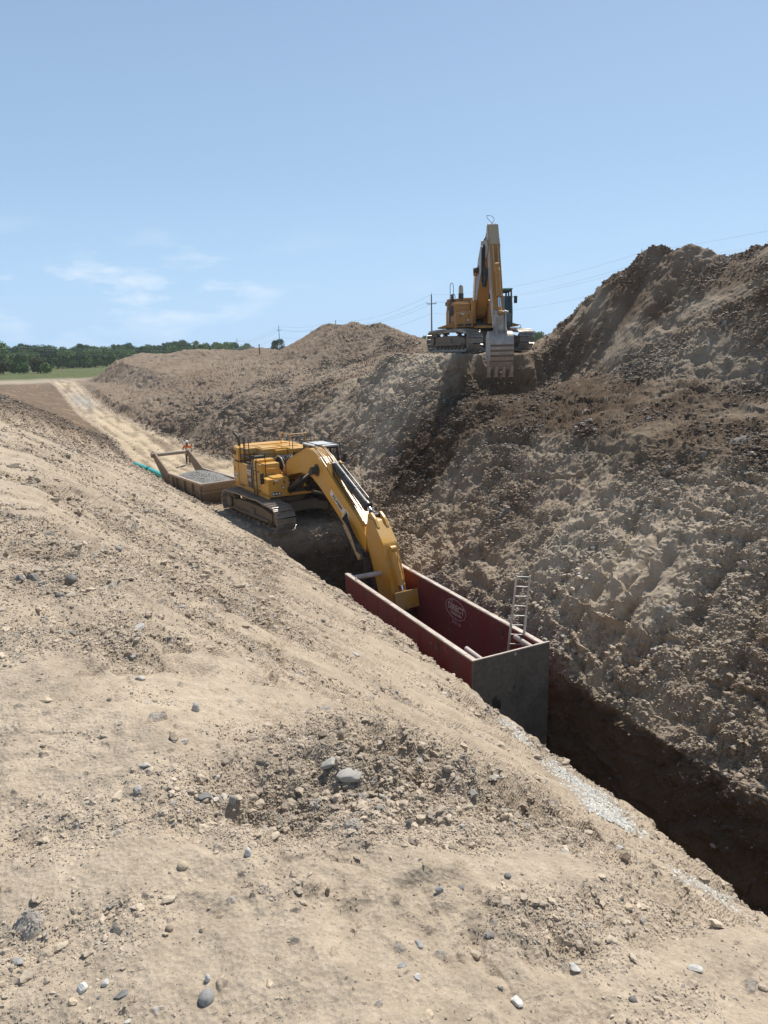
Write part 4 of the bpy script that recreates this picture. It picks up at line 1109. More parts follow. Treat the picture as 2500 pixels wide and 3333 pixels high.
# bucket: curved shell, back towards the eye; opening towards the machine
dzb = -.16
prof = [(7.02, 1.12), (7.45, 1.05), (7.70, .80), (7.82, .42), (7.84, .0), (7.78, -.45), (7.62, -.85), (7.42, -1.15)]
prof = [(a, .97+(b-1.05)*.86) for a, b in prof]
pr = [tuple(v)[::2] for v in catmull([(p[0], 0, p[1]) for p in prof], 3)]
m = MB(); hwB = .60; th = .05
outer = pr; inner = [(p[0]-.06, p[1]-.01) for p in pr]
for yA, yB in ((-hwB, hwB),):
    ring = [(p, q) for p, q in zip(outer, inner)]
    m.loft([[(p[0], yA, p[1]), (p[0], yB, p[1]), (q[0], yB, q[1]), (q[0], yA, q[1])] for p, q in ring])
bk = m.build('bucket', BUCK, stickB, smooth=True)
for s_ in (-1, 1):
    m = MB(); m.prism([(p[0]-.005, p[1]) for p in pr]+[(6.9, -.75), (6.5, -.1), (6.55, .72)], 'y', s_*hwB-.03, s_*hwB+.03, bev=.01); m.build('side_plate', BUCK, bk)
for zz, w_ in ((.28, .11), (.02, .11), (-.24, .11), (-.52, .09)):
    q = min(range(len(pr)), key=lambda i: abs(pr[i][1]-zz)); p = pr[q]
    m = MB(); m.box((p[0]+.012, 0, zz), (.03, 1.22, w_), bev=.01, rot=(0, .12 if zz > -.3 else .3, 0)); m.build('wear_band', BUCKR, bk)
for yy in (-.25, .25):
    m = MB(); m.prism(rounded([(6.9, 1.0), (7.0, 1.35), (7.3, 1.42), (7.55, 1.1), (7.7, .8), (7.2, .75)], .06), 'y', yy-.05, yy+.05); m.build('hinge_ear', BUCK, bk)
for yy in (-.60, -.21, .19, .60):
    m = MB()
    m.loft([[(7.60, yy-.085, -.78), (7.60, yy+.085, -.78), (7.40, yy+.085, -.85), (7.40, yy-.085, -.85)], [(7.53, yy-.075, -1.04), (7.53, yy+.075, -1.04), (7.34, yy+.075, -1.04), (7.34, yy-.075, -1.04)],
            [(7.46, yy-.065, -1.18), (7.46, yy+.065, -1.18), (7.32, yy+.065, -1.18), (7.32, yy-.065, -1.18)], [(7.34, yy-.14, -1.36), (7.34, yy+.14, -1.36), (7.30, yy+.14, -1.36), (7.30, yy-.14, -1.36)]])
    m.build('tooth', BUCK, bk)
# ------------------------------------------------------------------ trench box
RED = paint('maroon_paint', (.17, .010, .020), .5, dirt=(.13, .07, .06), damt=.42, scale=1.1, chips=(.26, .17, .15), bump=.006, streak=True)
REDW = paint('scuffed_lower_panel', (.20, .12, .085), .7, dirt=(.30, .24, .17), damt=.6, scale=1.2, chips=(.15, .04, .04), bump=.01, streak=True)
RIM = paint('scraped_rim', (.62, .54, .47), .55, dirt=(.34, .27, .21), damt=.45, scale=2.2, bump=.01)
PLATE = paint('grey_steel_plate', (.085, .080, .070), .5, dirt=(.24, .21, .165), damt=.5, scale=.8, chips=(.07, .065, .06), bump=.006)
SPR = paint('pale_spreader', (.62, .56, .52), .5, dirt=(.38, .3, .24), damt=.5, scale=2.5, bump=.01)
ALU = paint('aluminium_ladder', (.62, .62, .60), .42, dirt=(.45, .40, .33), damt=.4, metal=.5, scale=3, bump=.002)
tbx = empty('trench_box', (11.25, 19.6, -8.5))
tag(tbx, 'long dark red steel trench box sunk in the trench under the yellow boom', 'trench box')
W2, L2 = 1.27, 4.52                      # half outer width, half length
TP = .155
for s_ in (-1, 1):
    m = MB(); xo, xi = s_*W2, s_*(W2-TP)
    m.box2((min(xo, xi), -L2, -2.46), (max(xo, xi), L2, -.05), bev=.015)
    pan = m.build('side_panel', RED, tbx)
    m = MB(); m.box2((min(xo, xi)-.004, -L2-.003, -.052), (max(xo, xi)+.004, L2+.003, .0), bev=.012)
    for k in range(7): m.box((s_*(W2-TP/2), -L2+1.2*k+.6, .004), (.11, .35+.1*(k % 3), .012))
    m.build('rim', RIM, pan)
    m = MB(); m.box2((min(xo, xi)+.004, -L2+.004, -4.9), (max(xo, xi)-.004, L2-.004, -2.52), bev=.015); m.box2((min(xo, xi)-.006, -L2, -2.53), (max(xo, xi)+.006, L2, -2.47), bev=.01)
    m.build('lower_panel', REDW, tbx)
    for yy in (-2.65, 2.75):
        for xf in (s_*(W2+.004), s_*(W2-TP-.004)):
            m = MB(); m.box((xf, yy, -.30), (.012, .11, .30)); m.build('slot', DARK, pan)
    for yy in (-L2+.06, L2-.06):          # corner sockets
        m = MB(); m.box((s_*(W2-TP-.06), yy, -.14), (.12, .14, .2), bev=.01); m.build('socket', RIM, pan)
    for yy in (3.6, ):
        m = MB(); m.tube([Vector((s_*(W2-.08), yy+.07*math.cos(a*.7854), .02+.07*math.sin(a*.7854))) for a in range(8)], .018, 6, closed=True); m.build('lifting_eye', RIM, pan)
    # stiffener strips on the faces
    for yy in (-1.5, 0.1, 1.6):
        m = MB(); m.box((s_*(W2+.006), yy, -1.3), (.012, .03, 2.2)); m.build('seam', RED, pan)
for yy, z0 in ((L2-.35, -.12), (L2-.35, -2.2)):
    m = MB(); m.cyl((-(W2-TP), yy, z0), (W2-TP, yy, z0), .10, seg=18); m.build('spreader_pipe', SPR, tbx, smooth=True)
for xx in (-.86, .90):
    m = MB(); m.cyl((xx, -L2+.0, -.14), (xx, -L2+.95, -.10), .075, seg=16); m.build('spreader_pipe', SPR, tbx, smooth=True)
# stencilled maker's mark, twice
LET = paint('faded_stencil', (.55, .46, .45), .6, dirt=(.3, .2, .2), damt=.25, scale=5, bump=0)
xin = W2-TP-.003
for zc, mt_ in ((-.52, LET), (-2.92, LET)):
    Ml = frame_M((xin, .17, zc), (0, -1, 0), (0, 0, 1))
    text_mesh('lettering', 'DIRECT', .33, mt_, tbx, Ml @ Matrix.Translation((.02, .04, 0)), ext=.002, sx=.95, bold=.008)
    text_mesh('lettering', 'Equipment', .17, mt_, tbx, Ml @ Matrix.Translation((.04, -.16, 0)), ext=.002, sx=1.0, bold=.004)
    m = MB(); m.tube([Ml @ Vector((.66*math.cos(a), .36*math.sin(a), 0)) for a in [2*math.pi*k/40 for k in range(40)]], .011, 5, closed=True); m.build('logo_ring', mt_, tbx)
    m = MB()
    for (u, v) in ((-.42, .26), (-.26, .26), (-.42, .40), (-.26, .12)): pass
    m.tube([Ml @ Vector(v) for v in ((-.36, .20, 0), (-.36, .29, 0), (-.22, .29, 0), (-.22, .20, 0))], .012, 5); m.build('logo_mark', mt_, tbx)
text_mesh('lettering', '35 01 30', .17, LET, tbx, frame_M((xin, .12, -1.02), (0, -1, 0), (0, 0, 1)), ext=.002, sx=.95)

# steel end plate
pt = empty('steel_plate', (11.28, 15.03, -8.47))
m = MB(); m.box2((-1.34, -.025, -4.7), (1.36, .025, 0), bev=.004); pp = m.build('plate', PLATE, pt)
m = MB(); m.box2((-1.345, -.028, -.03), (1.365, .028, .004), bev=.004); m.build('edge', RIM, pt)
m = MB(); m.cyl((.12, -.031, -.12), (.12, .031, -.12), .05, seg=16); m.build('lifting_hole', RIM, pt)
m = MB()
for (u, v, a_, b_) in ((-.55, -1.75, .10, .42), (-.64, -1.45, .05, .18), (-.44, -1.6, .07, .2), (.1, -1.15, .03, .07), (-.8, -1.5, .02, .12)):
    m.prism([(u+a_*math.cos(t)*(1+.3*math.sin(3*t+u*9)), v+b_*math.sin(t)*(1+.25*math.cos(2*t+v*5))) for t in [2*math.pi*k/16 for k in range(16)]], 'y', -.028, -.0262)
m.build('stain', DARK, pt)
tag(pt, 'tall dark grey steel plate closing the near end of the red trench box', 'steel plate')

# ladder
LAD = empty('ladder', (11.79, 16.1, -13.0))
tag(LAD, 'aluminium extension ladder sticking up out of the trench box', 'ladder')
def lad_pt(u, t, off=0.0): # u across, t height above the foot
    return Vector(((.02+.66*t/6.3)+u*.80+off*.5, -u*.60+off*.6, t))
def ladder_section(name, t0, t1, off, w_):
    m = MB()
    for u in (-w_, w_): m.bar(lad_pt(u, t0, off), lad_pt(u, t1, off), .028, .06, up=(.8, -.6, 0))
    o = m.build('rail', ALU, LAD)
    n = int((t1-t0-.2)/.305)
    for k in range(n+1):
        z_ = t0+.18+.305*k
        m = MB(); m.cyl(lad_pt(-w_, z_, off), lad_pt(w_, z_, off), .015, seg=8); m.build('rung', ALU, LAD)
ladder_section('ladder', 2.4, 6.28, 0, .20); ladder_section('ladder', 0, 5.05, -.10, .22)

# ------------------------------------------------------------------ bedding box (skip) with gravel
SK = paint('rusty_skip_steel', (.23, .165, .125), .65, dirt=(.36, .29, .21), damt=.6, scale=1.3, chips=(.10, .06, .045), bump=.01)
SKR = paint('rubbed_skip_edge', (.42, .34, .28), .55, dirt=(.33, .26, .19), damt=.5, scale=2, bump=.006)
sk = empty('gravel_skip', (8.3, 42.2, -8.3), R_(10.5)); sk.scale = (1.0,)*3
tag(sk, 'rusty steel gravel box with two raised arms joined by a crossbar on the trench floor', 'skip')
# local: x right, y away
zt = 1.2; xb, xt = .97, 1.12; yn_b, yn_t, yf_b, yf_t = -2.35, -3.0, 2.5, 2.3
def wall(name, a, b, c_, d_, th=.05):
    a, b, c_, d_ = map(Vector, (a, b, c_, d_)); n = (b-a).cross(d_-a).normalized()*th
    m = MB(); m.add([a, b, c_, d_, a+n, b+n, c_+n, d_+n], [(0, 1, 2, 3), (7, 6, 5, 4), (0, 4, 5, 1), (1, 5, 6, 2), (2, 6, 7, 3), (3, 7, 4, 0)]); return m.build(name, SK, sk)
wl_ = wall('side_wall', (-xb, yn_b, 0), (-xb, yf_b, 0), (-xt, yf_t, zt), (-xt, yn_t, zt))
wr_ = wall('side_wall', (xb, yf_b, 0), (xb, yn_b, 0), (xt, yn_t, zt), (xt, yf_t, zt))
we_ = wall('end_wall', (xb, yn_b, 0), (-xb, yn_b, 0), (-xt, yn_t, zt), (xt, yn_t, zt))
wf_ = wall('end_wall', (-xb, yf_b, 0), (xb, yf_b, 0), (xt, yf_t, .95), (-xt, yf_t, .95))
m = MB(); m.box2((-xb, yn_b, .0), (xb, yf_b, .06)); m.build('floor_pan', SK, sk)
for s_, w_ in ((-1, wl_), (1, wr_)):
    for k in range(5):
        t = k/4; y0 = yn_b+.05+(yf_b-yn_b-.1)*t; y1 = yn_t+.25+(yf_t-yn_t-.3)*t
        m = MB(); m.bar((s_*(xb+.09), y0, .02), (s_*(xt+.09), y1, zt-.08), .10, .12, up=(0, 1, 0), bev=.008); m.build('rib', SK, w_)
    m = MB(); m.bar((s_*(xt+.05), yn_t, zt-.02), (s_*(xt+.05), yf_t, zt-.02), .16, .12, bev=.01); m.build('rim', SKR, w_)
    m = MB(); m.bar((s_*(xb+.09), yn_b, .42), (s_*(xb+.12), yn_b+1.3, .50), .08, .09); m.build('rail', SK, w_)
m = MB(); m.bar((-xt-.12, yn_t, zt-.02), (xt+.12, yn_t, zt-.02), .12, .12, bev=.01); m.build('rim', SKR, we_)
m = MB(); m.bar((-xt, yn_t+.27, .66), (xt, yn_t+.27, .66), .16, .09, bev=.01); m.build('rail', SK, we_)
for xx in (-.55, .1, .68): 
    m = MB(); m.bar((xx, yn_b-.06, .05), (xx+.05, yn_t+.28, .64), .07, .08, up=(1, 0, 0)); m.build('rib', SK, we_)
m = MB(); m.bar((-xt, yf_t+.05, .96), (xt, yf_t+.05, .96), .1, .1); m.build('rim', SKR, wf_)
for s_ in (-1, 1):
    m = MB(); m.prism([(1.75, .2), (2.6, .15), (5.05, 2.02), (5.12, 2.24), (4.82, 2.32), (2.25, 1.22), (1.7, 1.18)], 'x', s_*1.13-.055, s_*1.13+.055, bev=.012); ar = m.build('arm', SK, sk)
    m = MB(); m.cyl((s_*1.0, 4.72, 2.08), (s_*1.34, 4.72, 2.08), .17, seg=18); m.build('pivot_cap', SK, ar, smooth=True)
m = MB(); m.cyl((-1.08, 4.72, 2.08), (1.08, 4.72, 2.08), .125, seg=18); m.build('crossbar', SKR, sk, smooth=True)

def pebble_cloud(name, pts, sizes, mat, tint=None, seed=5, squash=.7):
    """one mesh of many small angular stones (octahedra with jitter)"""
    rs = np.random.RandomState(seed); n = len(pts)
    base = np.array([[1, 0, 0], [-.9, .1, 0], [0, 1, .05], [.1, -1, 0], [0, .1, 1], [.05, 0, -1], [.62, .62, .5], [-.6, .55, .5], [-.55, -.6, .5], [.6, -.62, .45]], float)
    tri = np.array([[0, 6, 4], [6, 2, 4], [2, 7, 4], [7, 1, 4], [1, 8, 4], [8, 3, 4], [3, 9, 4], [9, 0, 4], [0, 5, 2], [2, 5, 1], [1, 5, 3], [3, 5, 0], [0, 2, 6], [2, 1, 7], [1, 3, 8], [3, 0, 9]])
    B = base[None]*(1+.25*rs.randn(n, 10, 3))
    a = rs.rand(n)*6.283; c, s = np.cos(a), np.sin(a)
    S = np.stack([np.ones(n)*(.8+.5*rs.rand(n)), .7+.4*rs.rand(n), squash*(.6+.6*rs.rand(n))], -1)
    B = B*S[:, None]
    Xr = B[..., 0]*c[:, None]-B[..., 1]*s[:, None]; Yr = B[..., 0]*s[:, None]+B[..., 1]*c[:, None]
    B = np.stack([Xr, Yr, B[..., 2]], -1)*np.asarray(sizes)[:, None, None]+np.asarray(pts)[:, None]
    F = (tri[None]+10*np.arange(n)[:, None, None]).reshape(-1, 3)
    v = .7+.6*rs.rand(n); col = np.stack([v, v*(1-.05*rs.rand(n)), v*(1-.12*rs.rand(n))], -1)*np.asarray(tint)[None] if isinstance(tint, tuple) else tint
    col = np.repeat(col, 10, 0)
    return np_mesh(name, B.reshape(-1, 3), F, mat, np.clip(col, 0, 1))
def stone_mat():
    m, nt, b = new_mat('stone')
    at = nd(nt, 'ShaderNodeAttribute', attribute_name='Col'); tc = nd(nt, 'ShaderNodeTexCoord')
    n = nd(nt, 'ShaderNodeTexNoise', inp={'Scale': 30., 'Detail': 6, 'Roughness': .7}); nt.links.new(tc.outputs['Object'], n.inputs['Vector'])
    r = ramp(nt, n.outputs['Fac'], [(.3, (.75, .74, .72)), (.7, (1.1, 1.1, 1.1))])
    nt.links.new(mixc(nt, .8, at.outputs['Color'], r.outputs['Color'], 'MULTIPLY'), b.inputs['Base Color']); b.inputs['Roughness'].default_value = .8
    return m
STN = stone_mat()
def lump_cloud(pts, sizes, col, seed):
    rs = np.random.RandomState(seed); n = len(pts)
    bm = bmesh.new(); bmesh.ops.create_icosphere(bm, subdivisions=2, radius=1); B0 = np.array([v.co[:] for v in bm.verts]); T0 = np.array([[v.index for v in f.verts] for f in bm.faces]); bm.free()
    k = 12; VR = []                                     # a dozen lump shapes
    for q in range(k):
        V_ = B0.copy()
        for _ in range(6):
            nn = rs.randn(3); nn /= np.linalg.norm(nn); dd = V_ @ nn; V_ = V_-np.maximum(dd-rs.uniform(.45, .8), 0)[:, None]*nn
        V_ *= (1+.16*rs.randn(len(B0)))[:, None]*np.array([1, rs.uniform(.65, .95), rs.uniform(.5, .8)]); VR.append(V_)
    VR = np.array(VR); B = VR[rs.randint(0, k, n)]; a = rs.rand(n)*6.283; c, s = np.cos(a)[:, None], np.sin(a)[:, None]
    B = np.stack([B[..., 0]*c-B[..., 1]*s, B[..., 0]*s+B[..., 1]*c, B[..., 2]], -1)*sizes[:, None, None]+pts[:, None]
    return B.reshape(-1, 3), (T0[None]+len(B0)*np.arange(n)[:, None, None]).reshape(-1, 3), np.repeat(col, len(B0), 0)
cr_o = pebble_cloud('loose_clods', CR_P[~CR_B], CR_S[~CR_B], STN, CR_C[~CR_B], 9, .75)
LV, LF, LC = lump_cloud(CR_P[CR_B], CR_S[CR_B], CR_C[CR_B], 10)
def add_tris(o, V2, F2, C2):
    me = o.data; nv = len(me.vertices)
    V1 = np.empty(nv*3, np.float32); me.vertices.foreach_get('co', V1); C1 = np.empty(nv*4, np.float32); me.color_attributes['Col'].data.foreach_get('color', C1)
    L = np.empty(len(me.loops), np.int32); me.loops.foreach_get('vertex_index', L); nm = o.name; mt = me.materials[0]
    bpy.data.objects.remove(o); bpy.data.meshes.remove(me)
    return np_mesh(nm, np.concatenate([V1.reshape(-1, 3), V2]), np.concatenate([L.reshape(-1, 3), F2+nv]), mt, np.concatenate([C1.reshape(-1, 4)[:, :3], C2]))
cr_o = add_tris(cr_o, LV, LF, np.clip(LC, 0, 1))
tag(cr_o, 'crumbs, clods and small stones strewn over the excavated slopes', 'loose soil', kind='stuff')
# gravel heap in the skip
rs = np.random.RandomState(3)
gx, gy = np.meshgrid(np.linspace(-1.1, 1.1, 60), np.linspace(-2.95, 2.2, 130), indexing='ij')
def heapz(u, v): return 1.13+.34*np.exp(-((u/.95)**2+((v+.2)/1.7)**2))-.05*np.abs(u)+.06*np.sin(v*2.1+u)*0-.35*sstep(1.3, 2.3, v)
gz = heapz(gx, gy)+.03*perlin(gx, gy, 0*gx, 5, 60)+.015*perlin(gx, gy, 0*gx, 14, 61)
c0, s0 = math.cos(R_(10.5)), math.sin(R_(10.5))
def skw(u, v, h): return np.stack([8.3+u*c0-v*s0, 42.2+u*s0+v*c0, -8.3+h], -1)
GV = skw(gx.ravel(), gy.ravel(), gz.ravel())
a_, b_ = np.meshgrid(np.arange(59), np.arange(129), indexing='ij'); v0 = a_*130+b_
GF = np.stack([v0, v0+130, v0+131, v0+1], -1).reshape(-1, 4)
n = 5200; u = rs.uniform(-1.07, 1.07, n); v = rs.uniform(-2.9, 2.15, n); h = heapz(u, v)+.012
gs = pebble_cloud('gravel', skw(u, v, h), rs.uniform(.018, .05, n), STN, (.36, .36, .35), 6)
# add the heap body to the same mesh
def merge_np(o, V2, F4, col):
    me = o.data; nv = len(me.vertices)
    V1 = np.empty(nv*3, np.float32); me.vertices.foreach_get('co', V1); V1 = V1.reshape(-1, 3)
    C1 = np.empty(nv*4, np.float32); me.color_attributes['Col'].data.foreach_get('color', C1); C1 = C1.reshape(-1, 4)[:, :3]
    L = np.empty(len(me.loops), np.int32); me.loops.foreach_get('vertex_index', L); F1 = L.reshape(-1, 3)
    T = np.concatenate([F4[:, [0, 1, 2]], F4[:, [0, 2, 3]]])+nv
    nm = o.name; mt = me.materials[0]; par = o.parent
    bpy.data.objects.remove(o); bpy.data.meshes.remove(me)
    return np_mesh(nm, np.concatenate([V1, V2]), np.concatenate([F1, T]), mt, np.concatenate([C1, np.tile(col, (len(V2), 1))]))
gs = merge_np(gs, GV, GF, np.array([.25, .25, .24]))
tag(gs, 'heap of grey crushed gravel filling the rusty steel box', 'gravel', kind='stuff')

# ------------------------------------------------------------------ teal pipes
TEAL = paint('teal_pipe_plastic', (.015, .42, .37), .35, dirt=(.3, .3, .22), damt=.12, scale=2, bump=0)
def pipe(name, a, b, label):
    a, b = Vector(a), Vector(b); r = empty(name, a); d = (b-a); L = d.length; d.normalize()
    m = MB(); m.tube([d*0, d*.001, d*(L-.35), d*(L-.30), d*L], [.185, .19, .19, .215, .215], 24)
    o = m.build('barrel', TEAL, r, smooth=True)
    m = MB(); m.cyl(d*(L-.05), d*(L+.0), .225, seg=24); m.build('collar', TEAL, r, smooth=True)
    m = MB(); m.cyl(d*(-.012), d*(.002), .15, seg=24); m.build('bore', DARK, r)
    tag(r, label, 'pipe', 'teal drain pipes laid beside the gravel box'); return r
zz = -8.3+.42
pipe('drain_pipe', (5.98, 54.6, zz+.02), (6.5, 51.55, zz), 'teal plastic pipe lying far end of the pair, farther from the gravel box')
pipe('drain_pipe', (6.53, 51.45, zz), (7.05, 47.3, zz), 'teal plastic pipe lying next to the left arm of the gravel box')

# ------------------------------------------------------------------ worker
def skin_mesh(name, J, E, mat, parent=None, sub=2, root=0):
    me = bpy.data.meshes.new(name); me.from_pydata([j[0] for j in J], E, []); 
    o = bpy.data.objects.new(name+'_tmp', me); COL.objects.link(o)
    md = o.modifiers.new('s', 'SKIN'); md.use_smooth_shade = True
    for i, v in enumerate(me.skin_vertices[0].data): v.radius = J[i][1] if isinstance(J[i][1], tuple) else (J[i][1],)*2; v.use_root = (i == root)
    sb = o.modifiers.new('u', 'SUBSURF'); sb.levels = sub; sb.render_levels = sub
    dg = bpy.context.evaluated_depsgraph_get(); dg.update()
    m2 = bpy.data.meshes.new_from_object(o.evaluated_get(dg)); bpy.data.objects.remove(o)
    m2.name = name; m2.materials.clear(); m2.materials.append(mat)
    for p in m2.polygons: p.use_smooth = True
    r = bpy.data.objects.new(name, m2); COL.objects.link(r)
    if parent: r.parent = parent
    return r
SKN = paint('skin', (.16, .075, .05), .6, dirt=(.12, .06, .04), damt=.1, bump=0)
ORG = paint('orange_shirt', (.85, .11, .02), .7, dirt=(.5, .15, .05), damt=.2, scale=4, bump=.004)
LIME = paint('lime_tape', (.62, .72, .12), .5, dirt=(.6, .6, .5), damt=.2, bump=0)
TRO = paint('dark_trousers', (.07, .055, .055), .85, dirt=(.25, .2, .15), damt=.35, scale=4, bump=.004)
HAT = paint('white_hard_hat', (.82, .84, .84), .3, dirt=(.6, .6, .58), damt=.05, bump=0)
BOOT = paint('boots', (.12, .09, .065), .8, dirt=(.3, .24, .17), damt=.5, scale=6, bump=0)
HAIR = paint('dark_hair', (.02, .015, .012), .8, damt=0, bump=0)
px_, py_ = 9.93, 54.9
pz_ = surf(px_, py_)
hd_ = math.atan2(-px_, -py_)       # faces the eye
wk = empty('person', (px_, py_, pz_), math.atan2(-py_, -px_)+math.pi/2)
# local: faces -y, x to the figure's left
J = [((0, 0, .95), (.145, .10)), ((0, .0, 1.12), (.135, .095)), ((0, .01, 1.30), (.165, .105)), ((0, .01, 1.44), (.12, .085)), ((0, 0, 1.53), (.055, .055)), ((0, -.02, 1.61), (.075, .09)), ((0, -.02, 1.72), (.082, .098)), ((0, -.01, 1.79), (.05, .06))]
E_ = [(0, 1), (1, 2), (2, 3), (3, 4), (4, 5), (5, 6), (6, 7)]
def add(p, r, frm):
    J.append((p, r)); E_.append((frm, len(J)-1)); return len(J)-1
for s_ in (-1, 1):
    a = add((.17*s_, .01, 1.43), .062, 3); b = add((.235*s_, .01, 1.40), .058, a); c = add((.345*s_, .06, 1.17), .046, b); d = add((.30*s_, -.02, .99), .036, c)
    e = add((.235*s_, -.09, .93), .030, d); f = add((.205*s_, -.115, .915), (.034, .018), e)
    for k in range(4):
        g = add((.185*s_, -.125-.004*k, .935-.021*k), .0095, f); h_ = add((.155*s_, -.135, .93-.022*k), .009, g); add(((.130+.004*k)*s_, -.128, .925-.022*k), .008, h_)
    g = add((.215*s_, -.11, .955), .011, e); add((.195*s_, -.125, .975), .009, g)
    a = add((.095*s_, 0, .88), .095, 0); b = add((.11*s_, -.015, .50), .062, a); c = add((.115*s_, .015, .12), .042, b); d = add((.12*s_, .03, .05), .045, c); add((.135*s_, -.14, .035), (.045, .03), d)
skin_mesh('body', J, E_, SKN, wk)
# face: nose, eyes, mouth, ears
m = MB(); m.cyl((0, -.108, 1.70), (0, -.132, 1.665), .008, .016, seg=8); m.build('nose', SKN, wk, smooth=True)
for s_ in (-1, 1):
    m = MB(); m.cyl((.031*s_, -.105, 1.705), (.031*s_, -.113, 1.705), .011, .008, seg=8); m.build('eye', HAT, wk)
    m = MB(); m.box((.088*s_, -.005, 1.685), (.014, .035, .06), bev=.006); m.build('ear', SKN, wk)
m = MB(); m.box((0, -.109, 1.632), (.046, .008, .010), bev=.003); m.build('mouth', plain('lips', (.10, .035, .03), .6), wk)
JS = [((0, 0, .90), (.175, .125)), ((0, 0, 1.05), (.165, .12)), ((0, .0, 1.18), (.165, .118)), ((0, .01, 1.32), (.185, .125)), ((0, .01, 1.44), (.135, .10)), ((0, .005, 1.50), (.07, .07))]
ES = [(0, 1), (1, 2), (2, 3), (3, 4), (4, 5)]
for s_ in (-1, 1):
    JS.append(((.19*s_, .01, 1.425), .085)); ES.append((4, len(JS)-1)); JS.append(((.255*s_, .015, 1.36), .082)); ES.append((len(JS)-2, len(JS)-1)); JS.append(((.315*s_, .045, 1.24), .072)); ES.append((len(JS)-2, len(JS)-1))
sh = skin_mesh('shirt', JS, ES, ORG, wk)
JT = [((0, 0, .97), (.165, .12)), ((0, 0, .88), (.16, .125))]; ET = [(0, 1)]
for s_ in (-1, 1):
    i0 = len(JT); JT += [((.10*s_, 0, .80), .105), ((.115*s_, -.015, .48), .082), ((.12*s_, .015, .12), .072)]; ET += [(1, i0), (i0, i0+1), (i0+1, i0+2)]
skin_mesh('trousers', JT, ET, TRO, wk)
for s_ in (-1, 1): skin_mesh('boot', [((.12*s_, .03, .16), .06), ((.12*s_, .035, .055), (.058, .055)), ((.138*s_, -.11, .04), (.055, .038)), ((.145*s_, -.17, .035), (.04, .03))], [(0, 1), (1, 2), (2, 3)], BOOT, wk)
m = MB()
for z_ in (1.04, 1.10): m.tube([(.186*math.cos(a), .138*math.sin(a), z_) for a in [2*math.pi*k/24 for k in range(24)]], .017, 6, closed=True)
m.build('hi_vis_band', LIME, sh)
for s_ in (-1, 1):
    m = MB(); m.tube(catmull([(.10*s_, -.128, 1.12), (.11*s_, -.142, 1.28), (.125*s_, -.112, 1.42), (.13*s_, -.02, 1.50), (.12*s_, .10, 1.42), (.10*s_, .13, 1.12)], 4), .020, 6); m.build('hi_vis_band', LIME, sh)
    m = MB(); c_ = Vector((.30*s_, .035, 1.27)); m.tube([c_+Vector((.07*math.cos(a), .075*math.sin(a), .03*math.cos(a)*s_)) for a in [2*math.pi*k/16 for k in range(16)]], .014, 6, closed=True); m.build('hi_vis_band', LIME, sh)
m = MB(); rings = []
for k in range(8):
    t = k/7*math.pi/2; rings.append([(.128*math.cos(t)*math.cos(a), .005-.15*math.cos(t)*math.sin(a)*1.0, 1.745+.135*math.sin(t)) for a in [2*math.pi*q/24 for q in range(24)]])
m.loft(rings); m.loft([[(.145*math.cos(a), -.01-.175*math.sin(a)*(1.12 if math.sin(a) > 0 else 1), 1.742+d) for a in [2*math.pi*q/24 for q in range(24)]] for d in (0, .014)])
m.build('hard_hat', HAT, wk, smooth=True)
m = MB(); m.box((0, .06, 1.66), (.155, .09, .14), bev=.04); m.build('hair', HAIR, wk, smooth=True)
tag(wk, 'person in white hard hat, orange hi-vis shirt and dark trousers standing behind the gravel box', 'person')

# ------------------------------------------------------------------ poles and wires
WOOD = paint('weathered_pole', (.17, .14, .115), .85, dirt=(.28, .24, .2), damt=.4, scale=1.5, bump=.01)
WIRE = plain('wire_metal', (.38, .40, .43), .5, .3)
INS = plain('insulator', (.35, .36, .38), .4)
def camxy(fwd, right): p = _fh*fwd+_rt*right; return p.x, p.y
def upole(fwd, right, top, z0, label, lean=0.0, arm=True, grp='utility poles of the line crossing behind the spoil', r=.16):
    x_, y_ = camxy(fwd, right); po = empty('utility_pole', (x_, y_, z0)); H_ = top-z0
    m = MB(); m.cyl((0, 0, -1), (lean*H_, 0, H_), r, r*.62, seg=12); m.build('shaft', WOOD, po, smooth=True)
    tips = [Vector((x_+lean*H_, y_, top))]
    if arm:
        m = MB(); m.bar((lean*H_-.9*_rt.x*.9, .9*.9*-_rt.y*1, H_-1.5), (lean*H_+.9*.9*_rt.x, .9*.9*_rt.y, H_-1.5), .10, .12); m.build('crossarm', WOOD, po)
        for s_ in (-1, 1):
            q = Vector((lean*H_+.85*.9*_rt.x*s_, .85*.9*_rt.y*s_, H_-1.44))
            m = MB(); m.cyl(q, q+Vector((0, 0, .25)), .05, .035, seg=8); m.build('insulator', INS, po)
            tips.append(Vector((x_, y_, z0))+q+Vector((0, 0, .22)))
        m = MB(); m.cyl((lean*H_, 0, H_), (lean*H_, 0, H_+.3), .04, seg=8); m.build('insulator', INS, po)
    else: tips += [tips[0], tips[0]]
    tips.append(Vector((x_+lean*H_*.7, y_, z0+H_*.70)))
    tag(po, label, 'utility pole', grp); return tips
pA = upole(76, 27.4, 9.2, -1, 'utility pole top just clearing the steep flank of the big spoil heap', r=.2)
pB = upole(123, 9.0, 9.0, -1.2, 'tall utility pole standing left of the upper excavator')
pC = upole(214, -12.9, 9.0, -2, 'pole tip poking over the crest of the far spoil mound')
pD = upole(262, -36.6, 9.6, -3, 'tall utility pole with crossarm left of the far spoil mound')
pE = upole(420, -83.6, 9.0, -4, 'small faraway utility pole in front of the distant trees')
pF = upole(30, 46, 11.0, -1, 'utility pole behind the big spoil heap at the right', r=.2)
pG = upole(238, -117.5, 4.3, -4, 'leaning bare utility pole in front of the woods at the left', lean=-.07, arm=False, grp='utility poles along the woods')
